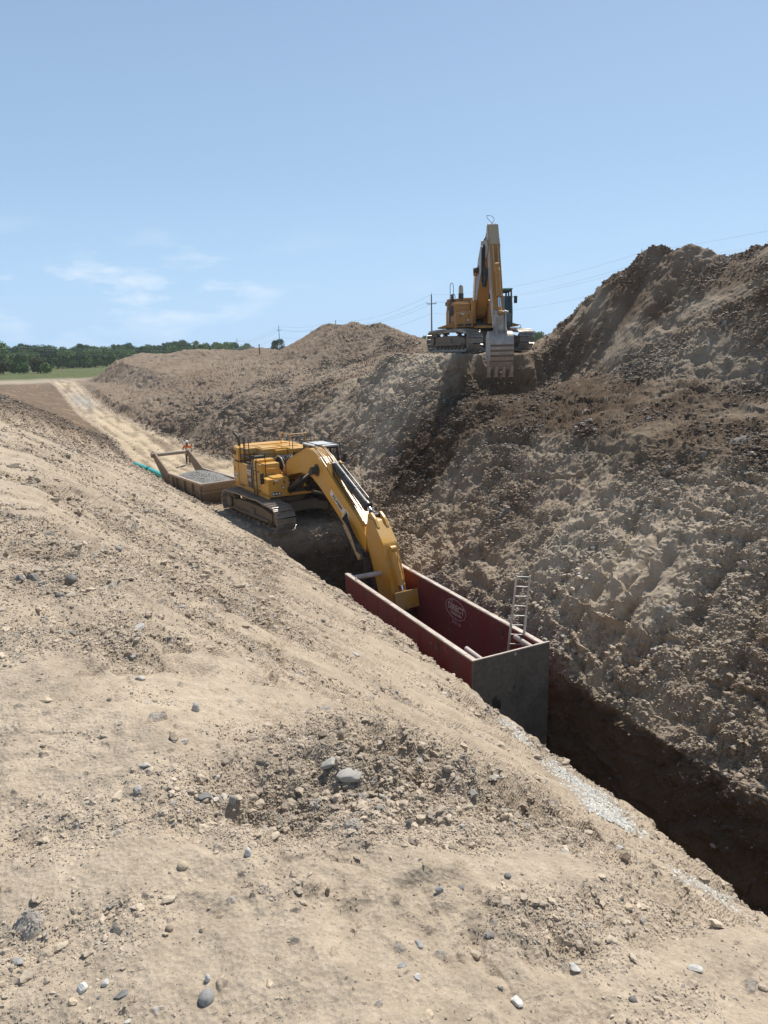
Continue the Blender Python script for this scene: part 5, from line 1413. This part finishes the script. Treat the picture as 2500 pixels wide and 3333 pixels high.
pH = upole(330, -60, 3.0, -4, 'bare utility pole before the treeline where the field ends', arm=False, grp='utility poles along the woods')
pI = upole(215, -160, 4.4, -4, 'bare utility pole at the far left woods', arm=False, grp='utility poles along the woods')
def wire(a, b, sag, label, grp, r=.018):
    pts = [a.lerp(b, k/20)-Vector((0, 0, 4*sag*(k/20)*(1-k/20))) for k in range(21)]
    m = MB(); m.tube(pts, r, 5); o = m.build('power_line', WIRE); tag(o, label, 'power line', grp); return o
nm_ = ('topmost', 'left crossarm', 'right crossarm', 'lowest')
for i in range(4):
    wire(pF[i], pA[i], .9, '%s wire running over the big spoil heap' % nm_[i], 'overhead wires', .007)
    wire(pA[i], pB[i], 1.1, '%s wire between the heap pole and the pole beside the upper excavator' % nm_[i], 'overhead wires', .008)
    wire(pB[i], pC[i], 1.6, '%s wire left of the pole beside the upper excavator' % nm_[i], 'overhead wires', .016)
    wire(pC[i], pD[i], 1.2, '%s wire left of the far spoil mound' % nm_[i], 'overhead wires', .018)
    wire(pD[i], pE[i], 2.0, '%s wire over the distant trees at the far pole' % nm_[i], 'overhead wires', .02)
for i, dz in enumerate((-.3, -1.0, -2.0, -2.5)):
    o3 = Vector((0, 0, dz))
    wire(pG[0]+o3, pH[0]+o3, 1.0, '%s wire crossing in front of the woods right of the leaning pole' % ('first', 'second', 'third', 'lowest')[i], 'wires in front of the woods', .03)
    wire(pI[0]+o3, pG[0]+o3, .7, '%s wire crossing in front of the woods left of the leaning pole' % ('first', 'second', 'third', 'lowest')[i], 'wires in front of the woods', .03)
x_, y_ = camxy(104, -17.5); m = MB(); m.cyl((x_, y_, -2.5), (x_-.03, y_, 1.35), .11, .08, seg=10); tag(m.build('post', WOOD), 'short dark wooden post standing on the skyline dirt', 'post')
# ------------------------------------------------------------------ stones one can point at
ROCKS = [
    (0.213, 1.622, 0.024, 'round', 'grey', 'round grey cobble, the biggest stone near the bottom edge'),
    (0.25, 2.167, 0.019, 'round', 'tan', 'smooth tan egg-shaped stone on bare sand'),
    (0.469, 2.133, 0.018, 'tall', 'white', 'upright whitish pebble below the dark crumbly patch'),
    (0.553, 3.497, 0.03, 'tall', 'pale', 'pale grey oval stone on the crumbly crest'),
    (0.413, 2.584, 0.03, 'flat', 'dark', 'dark rounded stone with a deep shadow in the middle foreground'),
    (0.508, 2.513, 0.021, 'tall', 'grey', 'upright grey stone just right of the dark rounded one'),
    (0.337, 4.012, 0.03, 'flat', 'pale', 'flat pale stone on the smooth track at the left'),
    (0.169, 2.673, 0.019, 'ang', 'pale', 'pale angular stone left of the dark rounded stone'),
    (-0.089, 1.819, 0.016, 'ang', 'white', 'whitest angular broken stone in the bottom left cluster'),
    (-0.118, 1.784, 0.015, 'ang', 'tan', 'beige angular stone below the white one in the bottom left cluster'),
    (0.005, 1.742, 0.017, 'flat', 'dark', 'dark grey flat stone right of the bottom left cluster'),
    (-0.031, 1.802, 0.013, 'ang', 'white', 'small white broken stone at the top of the bottom left cluster'),
    (0.039, 1.709, 0.011, 'flat', 'brown', 'brownish flat stone between the dark flat stone and the biggest cobble'),
    (0.37, 3.012, 0.032, 'ang', 'brown', 'brown clod-like stone at the rim of the dark crumbly hollow'),
    (0.414, 3.009, 0.021, 'ang', 'pale', 'pale chipped stone against the right side of the brown one'),
    (1.043, 2.571, 0.054, 'flat', 'slab', 'large broken grey slab lying on the slope crest'),
    (1.006, 2.694, 0.043, 'flat', 'slab', 'flat greyish slab just left of the largest slab'),
    (1.082, 2.555, 0.025, 'ang', 'dark', 'dark grey stone wedged right of the largest slab'),
    (1.149, 2.939, 0.035, 'tall', 'brown', 'tall brown-grey stone above the largest slab'),
    (1.075, 2.967, 0.032, 'ang', 'brown', 'angular brown stone at the lip of the crack above the slabs'),
    (0.318, 4.453, 0.036, 'ang', 'brown', 'brown stone in the crumbly patch at upper left'),
    (0.339, 4.439, 0.027, 'ang', 'grey', 'blue-grey stone just below the brown stone of the upper left patch'),
    (-0.094, 4.856, 0.037, 'ang', 'brown', 'lone brown stone at the edge of the smooth track'),
    (0.667, 1.876, 0.014, 'tall', 'brown', 'small upright reddish-brown stone casting a streak of shadow'),
    (0.618, 2.474, 0.011, 'round', 'dark', 'small round dark pebble on the bare sand centre'),
    (0.228, 1.676, 0.012, 'tall', 'white', 'white upright chip right above the biggest cobble'),
    (0.253, 1.862, 0.011, 'ang', 'tan', 'beige cube-like stone in the lower middle'),
    (0.162, 1.908, 0.013, 'round', 'brown', 'brown round stone left of the beige cube-like one'),
    (-0.258, 2.029, 0.019, 'flat', 'grey', 'grey flat stone near the lower left corner'),
    (-0.154, 3.698, 0.031, 'flat', 'tan', 'long narrow beige stone at the left, lying flat'),
    (0.376, 1.578, 0.014, 'flat', 'tan', 'beige flat stone right of the biggest cobble at the bottom'),
    (1.123, 2.152, 0.019, 'tall', 'dark', 'dark pointed stone standing on the upper right slope'),
    (1.032, 1.761, 0.018, 'ang', 'grey', 'dark grey angular cobble under a small earth ledge'),
    (1.13, 1.775, 0.013, 'round', 'dark', 'small round dark cobble right of the angular one under the ledge'),
    (1.29, 1.37, 0.02, 'flat', 'pale', 'pale grey slanting stone at the lower right'),
    (1.698, 1.248, 0.024, 'flat', 'pale', 'long pale pinkish stone near the right edge'),
    (1.009, 1.292, 0.021, 'flat', 'white', 'creamy oval stone at the bottom right centre'),
    (0.763, 1.431, 0.012, 'ang', 'white', 'white chipped stone at the bottom centre'),
    (1.383, 1.216, 0.013, 'round', 'dark', 'round slate grey stone low at the right'),
    (0.725, 1.295, 0.017, 'flat', 'tan', 'smooth beige stone at the very bottom centre'),
    (0.747, 1.492, 0.013, 'flat', 'grey', 'thin grey flat stone above the white chipped one'),
    (0.844, 1.565, 0.016, 'flat', 'grey', 'grey stone resting on an earth clod at bottom centre'),
    (1.363, 1.816, 0.014, 'round', 'dark', 'round dark pebble in the middle of the right slope'),
    (0.896, 1.492, 0.008, 'ang', 'brown', 'tiny dark reddish stone right of the thin flat one'),
    (2.231, 2.075, 0.037, 'ang', 'brown', 'big earthy boulder just below the white gravel strip'),
    (1.787, 1.625, 0.021, 'flat', 'tan', 'pinkish flat stone below the gravel strip'),
    (-0.246, 6.926, 0.06, 'ang', 'dark', 'dark boulder in the clump at the left, front one'),
    (-0.345, 6.733, 0.049, 'ang', 'dark', 'dark boulder at the left end of the clump'),
    (0.08, 6.994, 0.057, 'round', 'dark', 'rounded dark boulder at the right end of the clump'),
    (0.52, 5.733, 0.046, 'flat', 'pale', 'flat pale stone on the upper left slope'),
    (4.518, 10.607, 0.083, 'flat', 'pale', 'pale flat stone high on the slope near the trench box corner'),
    (0.797, 10.664, 0.062, 'round', 'grey', 'grey stone on the slope above the clump'),
    (-0.064, 4.862, 0.022, 'round', 'grey', 'grey pebble touching the lone brown stone'),
]

def rock_mat(name, a, b_, rough=.75):
    m, nt, b = new_mat(name); tc = nd(nt, 'ShaderNodeTexCoord')
    n = nd(nt, 'ShaderNodeTexNoise', inp={'Scale': 14., 'Detail': 10, 'Roughness': .72}); nt.links.new(tc.outputs['Object'], n.inputs['Vector'])
    n2 = nd(nt, 'ShaderNodeTexNoise', inp={'Scale': 90., 'Detail': 5, 'Roughness': .7}); nt.links.new(tc.outputs['Object'], n2.inputs['Vector'])
    r = ramp(nt, n.outputs['Fac'], [(.3, a), (.68, b_)]); r2 = ramp(nt, n2.outputs['Fac'], [(.3, (.75, .75, .75)), (.7, (1.15, 1.15, 1.15))])
    nt.links.new(mixc(nt, .8, r.outputs['Color'], r2.outputs['Color'], 'MULTIPLY'), b.inputs['Base Color']); b.inputs['Roughness'].default_value = rough
    bp = nd(nt, 'ShaderNodeBump', inp={'Strength': .4, 'Distance': .003}); nt.links.new(n2.outputs['Fac'], bp.inputs['Height']); nt.links.new(bp.outputs['Normal'], b.inputs['Normal'])
    return m
RM = dict(grey=rock_mat('grey_stone', (.20, .195, .185), (.36, .345, .32)), tan=rock_mat('tan_stone', (.40, .31, .20), (.56, .46, .33)), white=rock_mat('white_stone', (.45, .44, .41), (.68, .66, .61)),
          pale=rock_mat('pale_stone', (.34, .33, .31), (.52, .49, .44)), dark=rock_mat('dark_stone', (.11, .11, .11), (.25, .235, .215)), brown=rock_mat('brown_stone', (.19, .145, .105), (.36, .28, .20)),
          slab=rock_mat('slab_stone', (.30, .29, .27), (.45, .41, .35)))
def ico(sub):
    bm = bmesh.new(); bmesh.ops.create_icosphere(bm, subdivisions=sub, radius=1); V_ = np.array([v.co[:] for v in bm.verts]); F_ = np.array([[v.index for v in f.verts] for f in bm.faces]); bm.free(); return V_, F_
ICO = ico(4)
def make_rock(i, px, py, r, kind, colk, label):
    rs = np.random.RandomState(900+i); V_, F_ = ICO[0].copy(), ICO[1]
    off = rs.rand(3)*50
    if kind in ('ang', 'flat'):
        for _ in range(11 if kind == 'ang' else 7):                   # chop with random planes
            n = rs.randn(3); n /= np.linalg.norm(n); t = rs.uniform(.55, .85); dd = V_ @ n; V_ = V_-np.maximum(dd-t, 0)[:, None]*n[None]
    amp = .07 if kind == 'round' else .10
    nn = perlin(V_[:, 0]+off[0], V_[:, 1]+off[1], V_[:, 2]+off[2], 1.3, i)*amp+perlin(V_[:, 0]+off[0], V_[:, 1], V_[:, 2], 5, i+3)*amp*.3
    V_ = V_*(1+nn)[:, None]
    sc3 = dict(round=(1, .9, .78), tall=(.72, .62, 1.25), flat=(1.2, .8, .42), ang=(1, .85, .8))[kind]
    V_ = V_*np.array(sc3)*r
    a = rs.uniform(0, 6.28); ca, sa = math.cos(a), math.sin(a); V_ = V_ @ np.array([[ca, sa, 0], [-sa, ca, 0], [0, 0, 1]])
    n = surf_n(px, py, max(.05, r)); q = Vector((0, 0, 1)).rotation_difference(n.lerp(Vector((0, 0, 1)), .4).normalized()); R3 = np.array(q.to_matrix())
    V_ = V_ @ R3.T
    o = np_mesh('stone', V_, F_, RM[colk], None, smooth=kind in ('round', 'tall'))
    o.location = (px, py, surf(px, py)+r*sc3[2]*.26)
    tag(o, label, 'stone', 'stones lying on the near slope')
for i, rk in enumerate(ROCKS): make_rock(i, *rk)

# spilled white crushed stone along the trench lip
def gravel_strip(name, cs, n, label, seed, smin=.010, smax=.03):
    rs = np.random.RandomState(seed); P_ = []
    cs = [Vector((a, b, w_)) for a, b, w_ in cs]
    while len(P_) < n:
        k = rs.randint(0, len(cs)-1); t = rs.rand(); c = cs[k].lerp(cs[k+1], t); dx, dy = (cs[k+1]-cs[k]).x, (cs[k+1]-cs[k]).y; L = math.hypot(dx, dy)
        g = rs.randn()*.42
        if abs(g) > 1 or (rs.rand() < .35*abs(g)): continue
        P_.append((c.x-dy/L*g*c.z, c.y+dx/L*g*c.z))
    P_ = np.array(P_)
    # height by nearest grid vertex
    aa = np.arctan2(P_[:, 0], P_[:, 1]); ii_ = np.clip(np.searchsorted(az, aa), 1, NA-1); zz_ = np.empty(n)
    for k in range(n):
        row = VG[ii_[k]]; q = np.argmin((row[:, 0]-P_[k, 0])**2+(row[:, 1]-P_[k, 1])**2); zz_[k] = row[q, 2]
    v = .8+.5*rs.rand(n); col = np.stack([v, v*.99, v*.96], -1)*np.array([.56, .55, .52])[None]
    o = pebble_cloud(name, np.stack([P_[:, 0], P_[:, 1], zz_+.008], -1), rs.uniform(smin, smax, n), STN, col, seed)
    tag(o, label, 'gravel', kind='stuff')
gravel_strip('gravel', [(7.95, 9.0, .45), (7.75, 8.4, .7), (7.4, 7.7, .8), (7.05, 7.0, .75), (6.7, 6.4, .4)], 8000, 'strip of spilled white crushed stone along the trench lip', 21)
gravel_strip('gravel', [(8.35, 11.4, .28), (8.1, 10.6, .42), (7.8, 9.9, .25)], 1700, 'small patch of white crushed stone on the lip beside the steel plate', 22)
gravel_strip('gravel', [(6.9, 5.2, .5), (6.0, 4.3, .6), (5.0, 3.4, .5)], 2000, 'thin scatter of pale crushed stone low on the slope at the right edge', 23, .006, .018)
# ------------------------------------------------------------------ trees
BARK = paint('bark', (.10, .08, .06), .9, damt=.3, bump=.02)
def leaf_mat(name, a, b_):
    m, nt, b = new_mat(name)
    at = nd(nt, 'ShaderNodeAttribute', attribute_name='Col')
    oi = nd(nt, 'ShaderNodeObjectInfo')
    r = ramp(nt, oi.outputs['Random'], [(0, a), (1, b_)])
    nt.links.new(mixc(nt, 1.0, r.outputs['Color'], at.outputs['Color'], 'MULTIPLY'), b.inputs['Base Color'])
    b.inputs['Roughness'].default_value = .75; b.inputs['Specular IOR Level'].default_value = .2
    b.inputs['Transmission Weight'].default_value = 0
    return m
LEAF1 = leaf_mat('leaf_green', (.09, .17, .045), (.17, .25, .07)); LEAF2 = leaf_mat('leaf_dark', (.06, .115, .045), (.09, .16, .06)); LEAF3 = leaf_mat('leaf_dull', (.09, .10, .045), (.13, .14, .06))
def crown_mesh(seed, H, Wd, shape, nl, ls):
    rs = np.random.RandomState(seed)
    k = 16; lob = []
    for i in range(k):
        t = rs.rand(); a = rs.rand()*6.283
        if shape == 'cone': rr_ = Wd*.5*(1-t)*.75; zc = H*(.12+.82*t); lr = Wd*(.30*(1-t)+.10)
        elif shape == 'round': rr_ = Wd*.36*rs.rand()**.5; zc = H*(.42+.46*t); lr = Wd*(.16+.12*rs.rand())
        else: rr_ = Wd*.42*rs.rand()**.5; zc = H*(.15+.7*t); lr = Wd*(.18+.14*rs.rand())
        lob.append((rr_*math.cos(a), rr_*math.sin(a), zc, lr))
    lob = np.array(lob); idx = rs.randint(0, k, nl)
    d = rs.randn(nl, 3); d /= np.linalg.norm(d, axis=1)[:, None]; rad = rs.rand(nl)**.4
    c = lob[idx, :3]+d*(rad*lob[idx, 3])[:, None]*np.array([1, 1, .85]); c = c[c[:, 2] > .3]; nl = len(c)
    t1 = rs.randn(nl, 3); t1 /= np.linalg.norm(t1, axis=1)[:, None]; t2 = np.cross(t1, rs.randn(nl, 3)); t2 /= np.linalg.norm(t2, axis=1)[:, None]
    s = ls*(.6+.8*rs.rand(nl))[:, None]
    V_ = np.stack([c-t1*s-t2*s*.5, c+t1*s-t2*s*.6, c+t1*s*.8+t2*s, c-t1*s*.7+t2*s*.8], 1).reshape(-1, 3)
    F_ = (np.arange(nl)[:, None]*4+np.arange(4)[None])
    v = .75+.5*rs.rand(nl); col = np.repeat(np.stack([v, v, v], -1), 4, 0)
    return V_, F_, col
protos = []
for i, (H, Wd, shp, nl, mt, lab) in enumerate(((10, 8, 'round', 2600, LEAF1, 'broad mid-green tree'), (12, 7.5, 'full', 2800, LEAF1, 'tall mid-green tree'), (10.5, 4.6, 'cone', 2000, LEAF2, 'dark pointed evergreen'),
                                          (7, 6, 'full', 2000, LEAF1, 'low bushy green tree'), (12, 9, 'round', 2800, LEAF2, 'dark round-crowned tree'), (5, 5, 'full', 1500, LEAF3, 'low dull olive bush'), (13, 11, 'round', 3400, LEAF1, 'large tree'))):
    for var in (0, 1):
        r = empty('tree', (0, 0, 0)); V_, F_, c_ = crown_mesh(50+7*i+var, H, Wd, shp, nl, .24)
        np_mesh('crown', V_, F_, mt, c_, parent=r)
        m = MB(); m.tube([(0, 0, -.5), (.05, .03, H*.3), (0, .1, H*.6), (.1, 0, H*.85)], [.28, .2, .12, .04], 7)
        for q in range(4):
            a = q*1.7+var; m.tube([(0, 0, H*(.3+.1*q)), (Wd*.22*math.cos(a), Wd*.22*math.sin(a), H*(.42+.1*q))], [.09, .03], 5)
        m.build('trunk', BARK, r)
        protos.append((r, lab, H, shp))
used = set()
def place_tree(pi, x_, y_, z_, s, label, grp):
    src = protos[pi][0]
    if pi not in used: o = src; used.add(pi)
    else:
        o = src.copy(); COL.objects.link(o)
        for ch in list(src.children):
            c = ch.copy(); COL.objects.link(c); c.parent = o
    o.location = (x_, y_, z_); o.rotation_euler = (0, 0, random.uniform(0, 6.28)); o.scale = (s*random.uniform(.9, 1.1), s*random.uniform(.9, 1.1), s)
    tag(o, label, 'tree', grp)
def at_px(u, fwd): return camxy(fwd, (u-829.5)/1500*fwd*1.03)
DET = ('in the distant woods behind the field',)
def wood_row(u0, u1, f0, f1, n, h0, h1, kinds, txt, grp, zb=-4.0):
    for k in range(n):
        t = (k+random.uniform(.1, .9))/n; u = u0+(u1-u0)*t; f = f0+(f1-f0)*t+random.uniform(-6, 6)
        pi = random.choice(kinds)*2+random.randint(0, 1); x_, y_ = at_px(u, f); hh_ = (h0+(h1-h0)*t)*random.uniform(.78, 1.16)
        place_tree(pi, x_, y_, zb, hh_/protos[pi][2], '%s %s' % (protos[pi][1], txt), grp)
wood_row(-90, 500, 222, 370, 44, 5.8, 8.3, (0, 1, 3, 2), 'in the front row of the distant woods', 'front row of trees in the woods')
wood_row(-90, 520, 238, 400, 44, 7.4, 10.5, (0, 1, 2, 4), 'in the middle rows of the distant woods', 'middle rows of trees in the woods')
wood_row(-90, 545, 262, 440, 40, 8.4, 12.0, (0, 1, 4, 2), 'at the back of the distant woods', 'back row of trees in the woods')
wood_row(60, 560, 300, 520, 34, 9.4, 13.4, (0, 1, 4), 'rising farthest behind the woods', 'farthest trees of the woods')
wood_row(-40, 160, 205, 212, 9, 3.2, 4.5, (5, 3), 'at the near edge of the woods', 'bushes at the edge of the woods')
wood_row(500, 625, 430, 620, 12, 9.5, 10, (0, 1, 4, 2), 'in the low far row over the skyline dirt', 'far trees left of the tall pole')
x_, y_ = at_px(47, 238); place_tree(12, x_, y_, -4, 10.6/13, 'large round tree standing highest above the left part of the woods', 'tall single trees')
x_, y_ = at_px(622, 330); place_tree(8, x_, y_, -3, .8, 'round dark tree at the foot of the tall pole left of the far mound', 'tall single trees')
wood_row(868, 935, 250, 250, 7, 6.5, 6.5, (0, 4, 1), 'in the clump between the far mound and the upper excavator', 'clump left of the upper excavator', -1.5)
wood_row(1135, 1195, 300, 300, 6, 7.0, 7.0, (0, 4, 1), 'in the small clump right of the upper excavator', 'clump right of the upper excavator', -1.5)
# bare tree at the far left
bt = empty('bare_tree', (*at_px(4, 232), -4)); m = MB(); rb_ = random.Random(4)
def branch(p, d, L, r, n):
    q = p+d*L; m.tube([p, p+d*L*.5+Vector((rb_.uniform(-.1, .1), rb_.uniform(-.1, .1), 0)), q], [r, r*.8, r*.55], 5)
    if n > 0:
        for _ in range(3):
            e = (d+Vector((rb_.uniform(-.8, .8), rb_.uniform(-.8, .8), rb_.uniform(-.1, .5)))).normalized(); branch(q, e, L*.68, r*.55, n-1)
branch(Vector((0, 0, 0)), Vector((0, 0, 1)), 4.2, .16, 4)
m.build('branches', paint('bare_bark', (.25, .22, .20), .9, damt=.2, bump=0), bt)
tag(bt, 'leafless pale tree at the left edge of the woods', 'tree')
for i, (r, *_x) in enumerate(protos):
    if i not in used:
        for ch in list(r.children): bpy.data.objects.remove(ch)
        bpy.data.objects.remove(r)
# ------------------------------------------------------------------ light and sky
SUN_EL, SUN_AZ = 56.0, 57.0      # azimuth from +Y towards +X
sd = bpy.data.lights.new('sun', 'SUN'); sd.energy = 5.0; sd.angle = R_(.53); sd.color = (1.0, .955, .88)
so = bpy.data.objects.new('sun', sd); COL.objects.link(so)
sv = Vector((math.sin(R_(SUN_AZ))*math.cos(R_(SUN_EL)), math.cos(R_(SUN_AZ))*math.cos(R_(SUN_EL)), math.sin(R_(SUN_EL))))
so.rotation_euler = sv.to_track_quat('Z', 'Y').to_euler(); so.location = sv*200
w = bpy.data.worlds.new('World'); sc.world = w; w.use_nodes = True
nt = w.node_tree; bg = nt.nodes['Background']
sky = nt.nodes.new('ShaderNodeTexSky'); sky.sky_type = 'NISHITA'; sky.sun_disc = False
sky.sun_elevation = R_(SUN_EL); sky.sun_rotation = R_(SUN_AZ); sky.air_density = 1.0; sky.dust_density = .6; sky.ozone_density = 1.5; sky.altitude = 0
# faint cumulus haze low on the left
tc = nt.nodes.new('ShaderNodeTexCoord'); mp = nt.nodes.new('ShaderNodeMapping'); mp.inputs['Scale'].default_value = (2.6, 2.6, 8.0)
nz = nt.nodes.new('ShaderNodeTexNoise'); nz.inputs['Scale'].default_value = 3.2; nz.inputs['Detail'].default_value = 9; nz.inputs['Roughness'].default_value = .58
nt.links.new(tc.outputs['Generated'], mp.inputs['Vector']); nt.links.new(mp.outputs['Vector'], nz.inputs['Vector'])
cr = nt.nodes.new('ShaderNodeValToRGB'); cr.color_ramp.elements[0].position = .50; cr.color_ramp.elements[1].position = .68
nt.links.new(nz.outputs['Fac'], cr.inputs['Fac'])
sep = nt.nodes.new('ShaderNodeSeparateXYZ'); nt.links.new(tc.outputs['Generated'], sep.inputs[0])
zr_ = nt.nodes.new('ShaderNodeValToRGB')
e = zr_.color_ramp.elements; e[0].position = 0.0; e[0].color = (.15, .15, .15, 1); e[1].position = .17; e[1].color = (0, 0, 0, 1)
q = e.new(.05); q.color = (.5, .5, .5, 1); q = e.new(.085); q.color = (.85, .85, .85, 1)
nt.links.new(sep.outputs['Z'], zr_.inputs['Fac'])
mm = nt.nodes.new('ShaderNodeMath'); mm.operation = 'MULTIPLY'; nt.links.new(cr.outputs['Color'], mm.inputs[0]); nt.links.new(zr_.outputs['Color'], mm.inputs[1])
xr_ = nt.nodes.new('ShaderNodeValToRGB'); ex_ = xr_.color_ramp.elements; ex_[0].position = .16; ex_[0].color = (1, 1, 1, 1); ex_[1].position = .42; ex_[1].color = (.10, .10, .10, 1)
nt.links.new(sep.outputs['X'], xr_.inputs['Fac'])
m2 = nt.nodes.new('ShaderNodeMath'); m2.operation = 'MULTIPLY'; nt.links.new(mm.outputs[0], m2.inputs[0]); nt.links.new(xr_.outputs['Color'], m2.inputs[1])
mx = nt.nodes.new('ShaderNodeMix'); mx.data_type = 'RGBA'; nt.links.new(m2.outputs[0], mx.inputs[0]); 
hz = nt.nodes.new('ShaderNodeMix'); hz.data_type = 'RGBA'; hr = nt.nodes.new('ShaderNodeValToRGB'); he = hr.color_ramp.elements
he[0].position = 0.0; he[0].color = (.9, .9, .9, 1); he[1].position = .75; he[1].color = (.12, .12, .12, 1); q = he.new(.22); q.color = (.45, .55, .55, 1)
nt.links.new(sep.outputs['Z'], hr.inputs['Fac']); nt.links.new(hr.outputs['Color'], hz.inputs[0]); nt.links.new(sky.outputs['Color'], hz.inputs[6]); hz.inputs[7].default_value = (5.8, 8.7, 12.4, 1)
nt.links.new(hz.outputs[2], mx.inputs[6]); mx.inputs[7].default_value = (10.2, 11.2, 12.4, 1)
nt.links.new(mx.outputs[2], bg.inputs['Color']); bg.inputs['Strength'].default_value = .077
sc.view_settings.view_transform = 'Standard'; sc.view_settings.look = 'None'; sc.view_settings.gamma = 1.0; sc.view_settings.exposure = .18
sc.cycles.max_bounces = 5; sc.cycles.diffuse_bounces = 3; sc.cycles.use_denoising = True; sc.cycles.denoising_prefilter = 'ACCURATE'; sc.cycles.denoising_input_passes = 'RGB_ALBEDO_NORMAL'; sc.cycles.denoiser = 'OPENIMAGEDENOISE'

# ------------------------------------------------------------------ air
hm = bpy.data.materials.new('haze'); hm.use_nodes = True; hn = hm.node_tree; hn.nodes.remove(hn.nodes['Principled BSDF'])
pv = hn.nodes.new('ShaderNodeVolumePrincipled'); pv.inputs['Color'].default_value = (.93, .96, 1.0, 1); pv.inputs['Density'].default_value = .0002; pv.inputs['Anisotropy'].default_value = .1
hn.links.new(pv.outputs[0], hn.nodes['Material Output'].inputs['Volume'])
HB = MB(); HB.box2((-1250, -1250, -18), (1250, 1250, 16)); ho = HB.build('haze', hm); tag(ho, 'thin pale summer haze over the site', kind='stuff')
